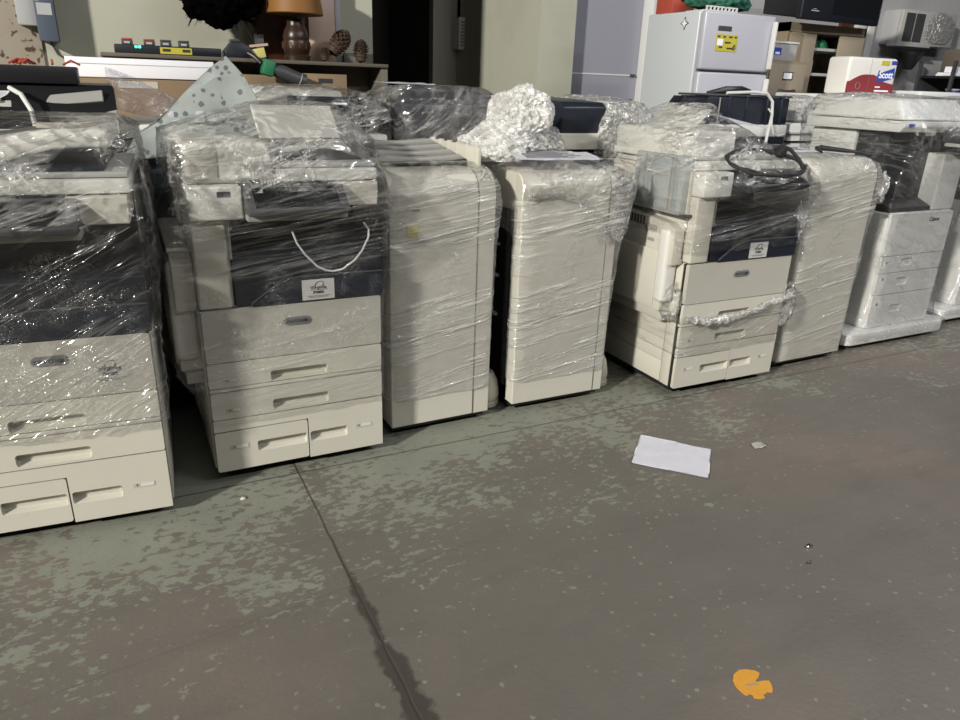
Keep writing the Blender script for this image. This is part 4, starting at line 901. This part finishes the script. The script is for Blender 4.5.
# right wall items
aw = thing('air_conditioner', 'window air conditioner stuffed with crumpled foil on the right wall', 'air conditioner', (7.52, 5.40, 1.90))
B(0, .90, .04, .225, 0, .33, bev=.01).build('housing', M['lightenamel'], aw)
B(.0, .90, .0, .045, .0, .33, bev=.006).build('front_frame', M['lgrey'], aw)
m = MB(); m.box(.05, .19, -.006, .002, .03, .30); m.box(.21, .35, -.006, .002, .03, .30); m.build('side_grille', M['dgrey'], aw)
heap_mesh(.17, .025, .115, 71, sub=5, a1=.1, a2=.35, flat=1.2).build('foil_stuffing', M['foil'], aw, smooth=20, loc=(.64, .0, .165))
B(-.04, .5, -.03, .1, -.02, .0, bev=.002).build('sill', M['lightenamel'], aw)
r = thing('wall_horn', 'black cone-shaped horn on the right wall below the air conditioner', 'horn', (7.83, 5.44, 1.66)); MB().lathe([(.001, 0), (.045, 0), (.06, .03), (.12, .14), (.125, .17), (.001, .17)], seg=20).build('cone', M['black'], r); MB().tube([(0, 0, .1), (0, .16, .1)], .02, 8).build('bracket', M['dgrey'], r)
rs = thing('dark_shelving', 'dark shelving with brown drawers at the right edge', 'shelving', (7.95, 5.0, 0))
for x in (0, .9):
    for y in (0, .37): B(x, x + .03, y, y + .03, 0, 1.75).build('post', M['dgrey'], rs)
B(.03, .93, .38, .4, 0, 1.6).build('back_panel', M['dgrey'], rs)
for z in (.5, 1.0, 1.36, 1.58): B(.03, .9, 0, .38, z, z + .025).build('shelf', M['black'], rs)
dr = thing('drawer_stack', 'brown slotted drawer stack on the dark shelving', 'drawers', (8.21, 5.02, 1.605))
B(0, .34, .01, .3, 0, .27, bev=.003).build('carcass', M['shelfwood'], dr)
for k in range(4): B(.012, .328, 0, .012, .012 + .064 * k, .062 + .064 * k, bev=.002).build('drawer', M['redwood'], dr); 
for k in range(5): B(0, .34, -.004, .004, .064 * k, .064 * k + .01).build('rail', M['tan2'], dr)
r = thing('blue_container', 'small blue container on the lower dark shelf', 'container', (8.13, 5.08, 1.385)); MB().lathe([(.001, 0), (.06, 0), (.065, .08), (.001, .08)], seg=16).build('tub', M['blueprint'], r); MB().lathe([(.001, .08), (.07, .08), (.07, .095), (.001, .095)], seg=16).build('lid', M['lgrey'], r)
r = thing('white_sheets', 'white papers piled left on the dark shelf', 'papers', (8.03, 5.04, 1.605)); m = MB(); m.box(0, .16, 0, .2, 0, .02); m.box(.02, .15, .01, .2, .02, .035); m.box(.07, .14, .02, .16, .035, .09, rot=Matrix.Rotation(R(8), 3, 'Y')); m.build('sheets', M['paper'], r)

# ------------------------------------------------------------------ things on the floor
paper('folded white sheet lying on the open floor', [(1.67, 1.94, .005), (1.87, 1.72, .005), (2.05, 1.90, .005), (1.86, 2.12, .005)], 11, amp=.0012)
od = thing('floor_sticker', 'round torn orange sticker stuck on the floor at the bottom', 'sticker', (1.26, .91, 0))
dd = []
for k in range(72):
    a = 2 * math.pi * k / 72; d_ = math.degrees(a); rr = .047 * (1 + .05 * noise.noise(Vector((math.cos(a) * 3, math.sin(a) * 3, 3))))
    if 15 < d_ < 48: rr *= .30 if 20 < d_ < 44 else .7                  # torn notch
    if 290 < d_ < 325: rr *= .78 + .2 * noise.noise(Vector((d_ * .2, 1, 1)))
    if 238 < d_ < 252: rr *= .8
    dd.append((rr * math.cos(a), rr * math.sin(a)))
MB().prism(dd, 'z', .0006, .0022).xf(Matrix.Rotation(-R(27), 4, 'Z')).build('vinyl', M['orange'], od)
B(-.02, .012, -.004, .001, .0021, .0027, rot=Matrix.Rotation(R(-20), 3, 'Z')).build('scratch', M['tan2'], od)
nt_ = thing('metal_nut', 'tiny shiny metal nut lying on the bare floor', 'nut', (1.87, 1.26, 0)); m = MB(); m.prism([(.011 * math.cos(R(60 * k)), .011 * math.sin(R(60 * k))) for k in range(6)], 'z', 0.0, .008, bev=.001, seg=1); m.build('hex_body', M['steel'], nt_); MB().lathe([(.0005, .0075), (.005, .0075), (.005, .0086), (.0005, .0086)], seg=12).build('bore', M['black'], nt_)
r = thing('leaf_scrap', 'small tan scrap of paper on the floor right of the white sheet', 'scrap', (2.26, 1.85, 0)); sheet('scrap_face', r, [[(-.035, -.02, .002), (.03, -.025, .006)], [(-.02, .02, .006), (.04, .02, .003)]], M['white'], amp=.004, seed=20, nu=12, nv=8, freq=(3, 3), thick=.001)
sc_r = random.Random(4)
for k, (x, y, s_) in enumerate(((1.80, 1.20, .007), (.25, 2.27, .008))):
    o = heap_mesh(s_, s_ * .7, s_ * .6, 80 + k, sub=2, a1=.4, a2=.3, flat=.5).build('grit', M['dgrey'] if k == 0 else M['beige'], None, smooth=30, loc=(x, y, s_ * .35))
    tag(o, ['dark grit speck on the open floor just in front of the metal nut', 'pale crumb on the floor at the foot of the first two copiers'][k], 'grit')

# ------------------------------------------------------------------ floor and walls
def floor_mat():
    m = bpy.data.materials.new('worn_painted_concrete'); m.use_nodes = True; nt = m.node_tree; L = nt.links.new; b = nt.nodes['Principled BSDF']
    tc = node(nt, 'ShaderNodeTexCoord'); sep = node(nt, 'ShaderNodeSeparateXYZ'); L(tc.outputs['Object'], sep.inputs[0])
    def nz(scale, det=6, rough=.6, dist=0., vec=None):
        n = node(nt, 'ShaderNodeTexNoise'); n.inputs['Scale'].default_value = scale; n.inputs['Detail'].default_value = det; n.inputs['Roughness'].default_value = rough; n.inputs['Distortion'].default_value = dist
        L(vec or tc.outputs['Object'], n.inputs['Vector']); return n.outputs['Fac']
    def mr(v, a, c, x=0., y=1.):
        n = node(nt, 'ShaderNodeMapRange'); L(v, n.inputs[0]); n.inputs[1].default_value = a; n.inputs[2].default_value = c; n.inputs[3].default_value = x; n.inputs[4].default_value = y; return n.outputs[0]
    def mt(op, a, c):
        n = node(nt, 'ShaderNodeMath', operation=op)
        for i, q in enumerate((a, c)):
            if isinstance(q, (int, float)): n.inputs[i].default_value = q
            else: L(q, n.inputs[i])
        return n.outputs[0]
    def mix(f, c1, c2):
        n = node(nt, 'ShaderNodeMix', data_type='RGBA'); L(f, n.inputs[0])
        for i, q in ((6, c1), (7, c2)):
            if isinstance(q, tuple): n.inputs[i].default_value = (*q, 1)
            else: L(q, n.inputs[i])
        return n.outputs[2]
    base = mix(nz(1.6, 8, .65), (.104, .094, .080), (.158, .144, .124))
    base = mix(mr(nz(.9, 4, .5, .4), .48, .68), base, (.165, .135, .115))           # rusty worn traffic areas
    mp = node(nt, 'ShaderNodeMapping'); mp.inputs['Scale'].default_value = (1, 3.2, 1); mp.inputs['Rotation'].default_value = (0, 0, R(-18)); L(tc.outputs['Object'], mp.inputs['Vector'])
    base = mix(mr(nz(2.2, 5, .6, .3, mp.outputs['Vector']), .50, .72, 0., .55), base, (.105, .098, .085))
    # green-grey paint left near the machines, flaking away towards the aisle
    mpf = node(nt, 'ShaderNodeMapping'); mpf.inputs['Scale'].default_value = (.75, 1.25, 1); L(tc.outputs['Object'], mpf.inputs['Vector'])
    near = mt('ADD', mr(sep.outputs['Y'], .8, 2.5, -.20, .09), mr(sep.outputs['X'], .2, 3.2, .045, -.06))
    pa = mt('ADD', mt('MULTIPLY', nz(30, 6, .62, .12, mpf.outputs['Vector']), .56), mt('ADD', mt('MULTIPLY', nz(3.2, 5, .6), .44), near))
    paint = mr(pa, .535, .56)
    spv = node(nt, 'ShaderNodeTexVoronoi'); spv.inputs['Scale'].default_value = 25; L(tc.outputs['Object'], spv.inputs['Vector'])
    spk = mt('MULTIPLY', mr(mt('ADD', spv.outputs['Distance'], mt('MULTIPLY', nz(60, 3), .5)), .36, .41, 1., 0.), mr(nz(2.6, 4), .40, .54))
    allp = mt('MAXIMUM', paint, spk)
    col = mix(allp, base, mix(nz(5, 5), (.160, .170, .135), (.235, .242, .198)))
    # slab joints: dark cracks with a damp stain beside the near end of the first one
    wob = mt('MULTIPLY', mt('SUBTRACT', nz(9, 4), .5), .014)
    dx = mt('ABSOLUTE', mt('SUBTRACT', mt('ADD', sep.outputs['X'], wob), .468), 0.)
    dy = mt('ABSOLUTE', mt('SUBTRACT', mt('ADD', sep.outputs['Y'], wob), 2.375), 0.)
    jx = mr(dx, .0015, .005, .9, 0.); jy = mr(dy, .002, .006, .8, 0.)
    wet = mr(mt('SUBTRACT', dx, mt('MULTIPLY', mt('MULTIPLY', mr(sep.outputs['Y'], 1.05, 2.0, 1., .03), mr(nz(8, 4), .25, .62)), .062)), -.010, .003, .85, 0.)
    col = mix(wet, col, (.042, .036, .030))
    sc = mt('ABSOLUTE', mt('SUBTRACT', mt('ADD', mt('ADD', sep.outputs['Y'], mt('MULTIPLY', sep.outputs['X'], -.12)), mt('MULTIPLY', wob, .6)), 1.62), 0.)
    col = mix(mr(sc, .001, .005, .22, 0.), col, (.06, .055, .045))
    col = mix(jy, col, (.045, .04, .033)); col = mix(jx, col, (.05, .043, .036))
    spl = node(nt, 'ShaderNodeTexVoronoi'); spl.inputs['Scale'].default_value = 1; L(tc.outputs['Object'], spl.inputs['Vector'])
    L(col, b.inputs['Base Color'])
    rg = mr(nz(4, 5), .3, .7, .42, .62); L(rg, b.inputs['Roughness'])
    bp = node(nt, 'ShaderNodeBump'); bp.inputs['Strength'].default_value = .35; bp.inputs['Distance'].default_value = .004
    L(mt('ADD', mt('MULTIPLY', allp, .4), mt('ADD', nz(60, 5), mt('MULTIPLY', jx, -2.))), bp.inputs['Height']); L(bp.outputs['Normal'], b.inputs['Normal'])
    return m
def struct(o): o['kind'] = 'structure'; return o
struct(B(-7, 10.5, -6, 9.5, -.1, 0).build('floor', floor_mat()))

def wall_mat(name, c1, c2, spots=False):
    m = pm(name, c1, .75, var=.06, scale=1.4, bump=.25, bscale=18); nt = m.node_tree; L = nt.links.new; b = nt.nodes['Principled BSDF']
    tc = node(nt, 'ShaderNodeTexCoord')
    n = node(nt, 'ShaderNodeTexNoise'); n.inputs['Scale'].default_value = 22 if spots else 2.2; n.inputs['Detail'].default_value = 5 if spots else 7; L(tc.outputs['Object'], n.inputs['Vector'])
    rp = node(nt, 'ShaderNodeMapRange'); rp.inputs[1].default_value = .58 if spots else .5; rp.inputs[2].default_value = .63 if spots else .8; L(n.outputs['Fac'], rp.inputs[0])
    mx = node(nt, 'ShaderNodeMix', data_type='RGBA'); mx.inputs[6].default_value = (*c1, 1); mx.inputs[7].default_value = (*c2, 1); L(rp.outputs[0], mx.inputs[0]); L(mx.outputs[2], b.inputs['Base Color'])
    return m
WL = wall_mat('cream_wall_paint', (.43, .43, .35), (.37, .365, .295))
WR = wall_mat('grey_wall_paint', (.40, .40, .41), (.33, .33, .33))
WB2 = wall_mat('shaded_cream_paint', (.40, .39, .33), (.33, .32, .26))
WD = wall_mat('corridor_shade_paint', (.05, .045, .04), (.035, .03, .028))  # near-black tone puts the corridor's shade into the wall colour
WB = wall_mat('bare_rusty_wall', (.31, .27, .215), (.075, .045, .03), True)
HT = 3.2
struct(B(-.30, 1.86, 5.60, 5.75, 0, HT).build('wall_left', WL))
struct(B(-4.2, -.30, 5.585, 5.75, 0, HT).build('wall_far_left', WB))
# dark corridor behind the opening
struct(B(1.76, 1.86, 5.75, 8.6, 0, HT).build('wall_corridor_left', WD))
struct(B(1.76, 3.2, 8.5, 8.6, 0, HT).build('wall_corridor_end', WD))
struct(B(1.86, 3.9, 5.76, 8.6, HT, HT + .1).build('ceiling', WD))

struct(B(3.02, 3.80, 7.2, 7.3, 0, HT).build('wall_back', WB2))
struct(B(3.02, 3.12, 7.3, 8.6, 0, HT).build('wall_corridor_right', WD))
struct(B(3.28, 3.62, 5.56, 7.2, 0, HT).build('wall_column', WL))
struct(B(3.62, 4.60, 5.72, 5.80, 2.35, HT).build('wall_above_door', WR))
struct(B(4.58, 11.0, 5.62, 5.80, 0, HT).build('wall_right', WR))
DW = pm('lilac_white_door', (.29, .29, .345), .5, var=.03)
d = struct(B(3.63, 4.40, 5.68, 5.73, .02, 2.35).build('door_1', DW))
B(4.32, 4.37, 5.655, 5.68, 1.475, 1.495, bev=.003).build('latch', M['dgrey'], d)
MB().tube([(4.33, 5.685, 1.26), (4.33, 5.64, 1.26)], .022, 12).build('knob', M['black'], d)
B(3.63, 4.33, 5.675, 5.682, 1.478, 1.49).build('hasp_bar', M['coolwhite'], d)
m = MB(); m.box(4.40, 4.60, 5.60, 5.74, 0, 2.45, bev=.006); m.box(4.44, 4.47, 5.585, 5.6, 0, 2.45); m.box(4.52, 4.55, 5.585, 5.6, 0, 2.45)
struct(m.build('trim_1', M['coolwhite']))
m = MB(); m.box(7.05, 7.18, 5.54, 5.63, 0, 2.6, bev=.005); m.box(7.24, 7.34, 5.56, 5.63, 0, 2.6, bev=.005)
struct(m.build('trim_2', M['coolwhite']))
struct(B(6.85, 7.03, 5.58, 5.625, 0, 2.5).build('door_2', M['redwood']))
# unit in the back wall
aw = thing('wall_unit', 'small white louvred window unit set in the shadowed back wall', 'air conditioner', (3.22, 7.08, 1.62))
B(0, .20, -.06, .12, .06, .35, bev=.006).build('housing', M['coolwhite'], aw)
m = MB()
for k in range(8): m.box(.015, .185, -.068, -.058, .09 + .03 * k, .105 + .03 * k)
m.build('louvre', M['grey'], aw)
B(.20, .35, .06, .12, .0, .52, bev=.004).build('window_frame', M['coolwhite'], aw)
B(.215, .335, .05, .06, .10, .42).build('dark_pane', M['black'], aw)
B(.26, .272, .045, .055, .10, .35).build('mullion', M['coolwhite'], aw)
B(.06, .33, .05, .12, .36, .54).build('upper_pane', M['black'], aw)
MB().tube([(.09, .0, .06), (.09, .0, -.06)], .008, 6).build('drain_pipe', M['dgrey'], aw)

# ------------------------------------------------------------------ camera
F_PX, PIT, ROLL, YAW = 715., R(21.2), R(2.0), R(27)
cam = bpy.data.cameras.new('camera'); co = bpy.data.objects.new('camera', cam); COL.objects.link(co)
cam.sensor_fit = 'HORIZONTAL'; cam.sensor_width = 36; cam.lens = 36 * F_PX / 960; cam.clip_start = .05
Rz = Matrix.Rotation(-YAW, 3, 'Z')
rt_, fw, up = Rz @ Vector((1, 0, 0)), Rz @ Vector((0, math.cos(PIT), -math.sin(PIT))), Rz @ Vector((0, math.sin(PIT), math.cos(PIT)))
r2 = math.cos(ROLL) * rt_ + math.sin(ROLL) * up; u2 = -math.sin(ROLL) * rt_ + math.cos(ROLL) * up
mt_ = Matrix((r2, u2, -fw)).transposed().to_4x4(); mt_.translation = (0, 0, 1.38); co.matrix_world = mt_
SC.camera = co

# ------------------------------------------------------------------ light
def area(name, loc, tgt, sx, sy, power, col=(1, 1, 1)):
    l = bpy.data.lights.new(name, 'AREA'); l.shape = 'RECTANGLE'; l.size = sx; l.size_y = sy; l.energy = power; l.color = col
    o = bpy.data.objects.new(name, l); COL.objects.link(o); o.location = loc
    o.rotation_euler = (Vector(tgt) - Vector(loc)).to_track_quat('-Z', 'Y').to_euler(); return o
area('key_lamp', (-13.5, -5.3, 7.9), (2.0, 2.6, .5), 1.0, .6, 4500, (1., .965, .88))
area('hall_tube', (.6, -1.8, 4.6), (.6, 2.0, .4), 2.4, .12, 24, (1, .98, .95))
area('hall_tube', (4.4, -1.6, 4.6), (4.2, 2.2, .4), 2.4, .12, 105, (.97, .98, 1))
area('hall_tube', (1.8, .9, 4.6), (1.8, 1.2, 0), 2.4, .12, 9, (1, .98, .94))
area('hall_tube', (5.2, 1.2, 4.6), (4.8, 2.2, 0), 2.4, .12, 80, (.96, .97, 1))
w = bpy.data.worlds.new('hall_ambient'); SC.world = w; w.use_nodes = True
w.node_tree.nodes['Background'].inputs['Color'].default_value = (.95, .97, 1., 1); w.node_tree.nodes['Background'].inputs['Strength'].default_value = .022

SC.view_settings.view_transform = 'Standard'; SC.view_settings.look = 'None'; SC.view_settings.gamma = 1; SC.view_settings.exposure = 0.; SC.view_settings.use_curve_mapping = False
SC.cycles.transparent_max_bounces = 24; SC.cycles.max_bounces = 6; SC.cycles.use_denoising = True
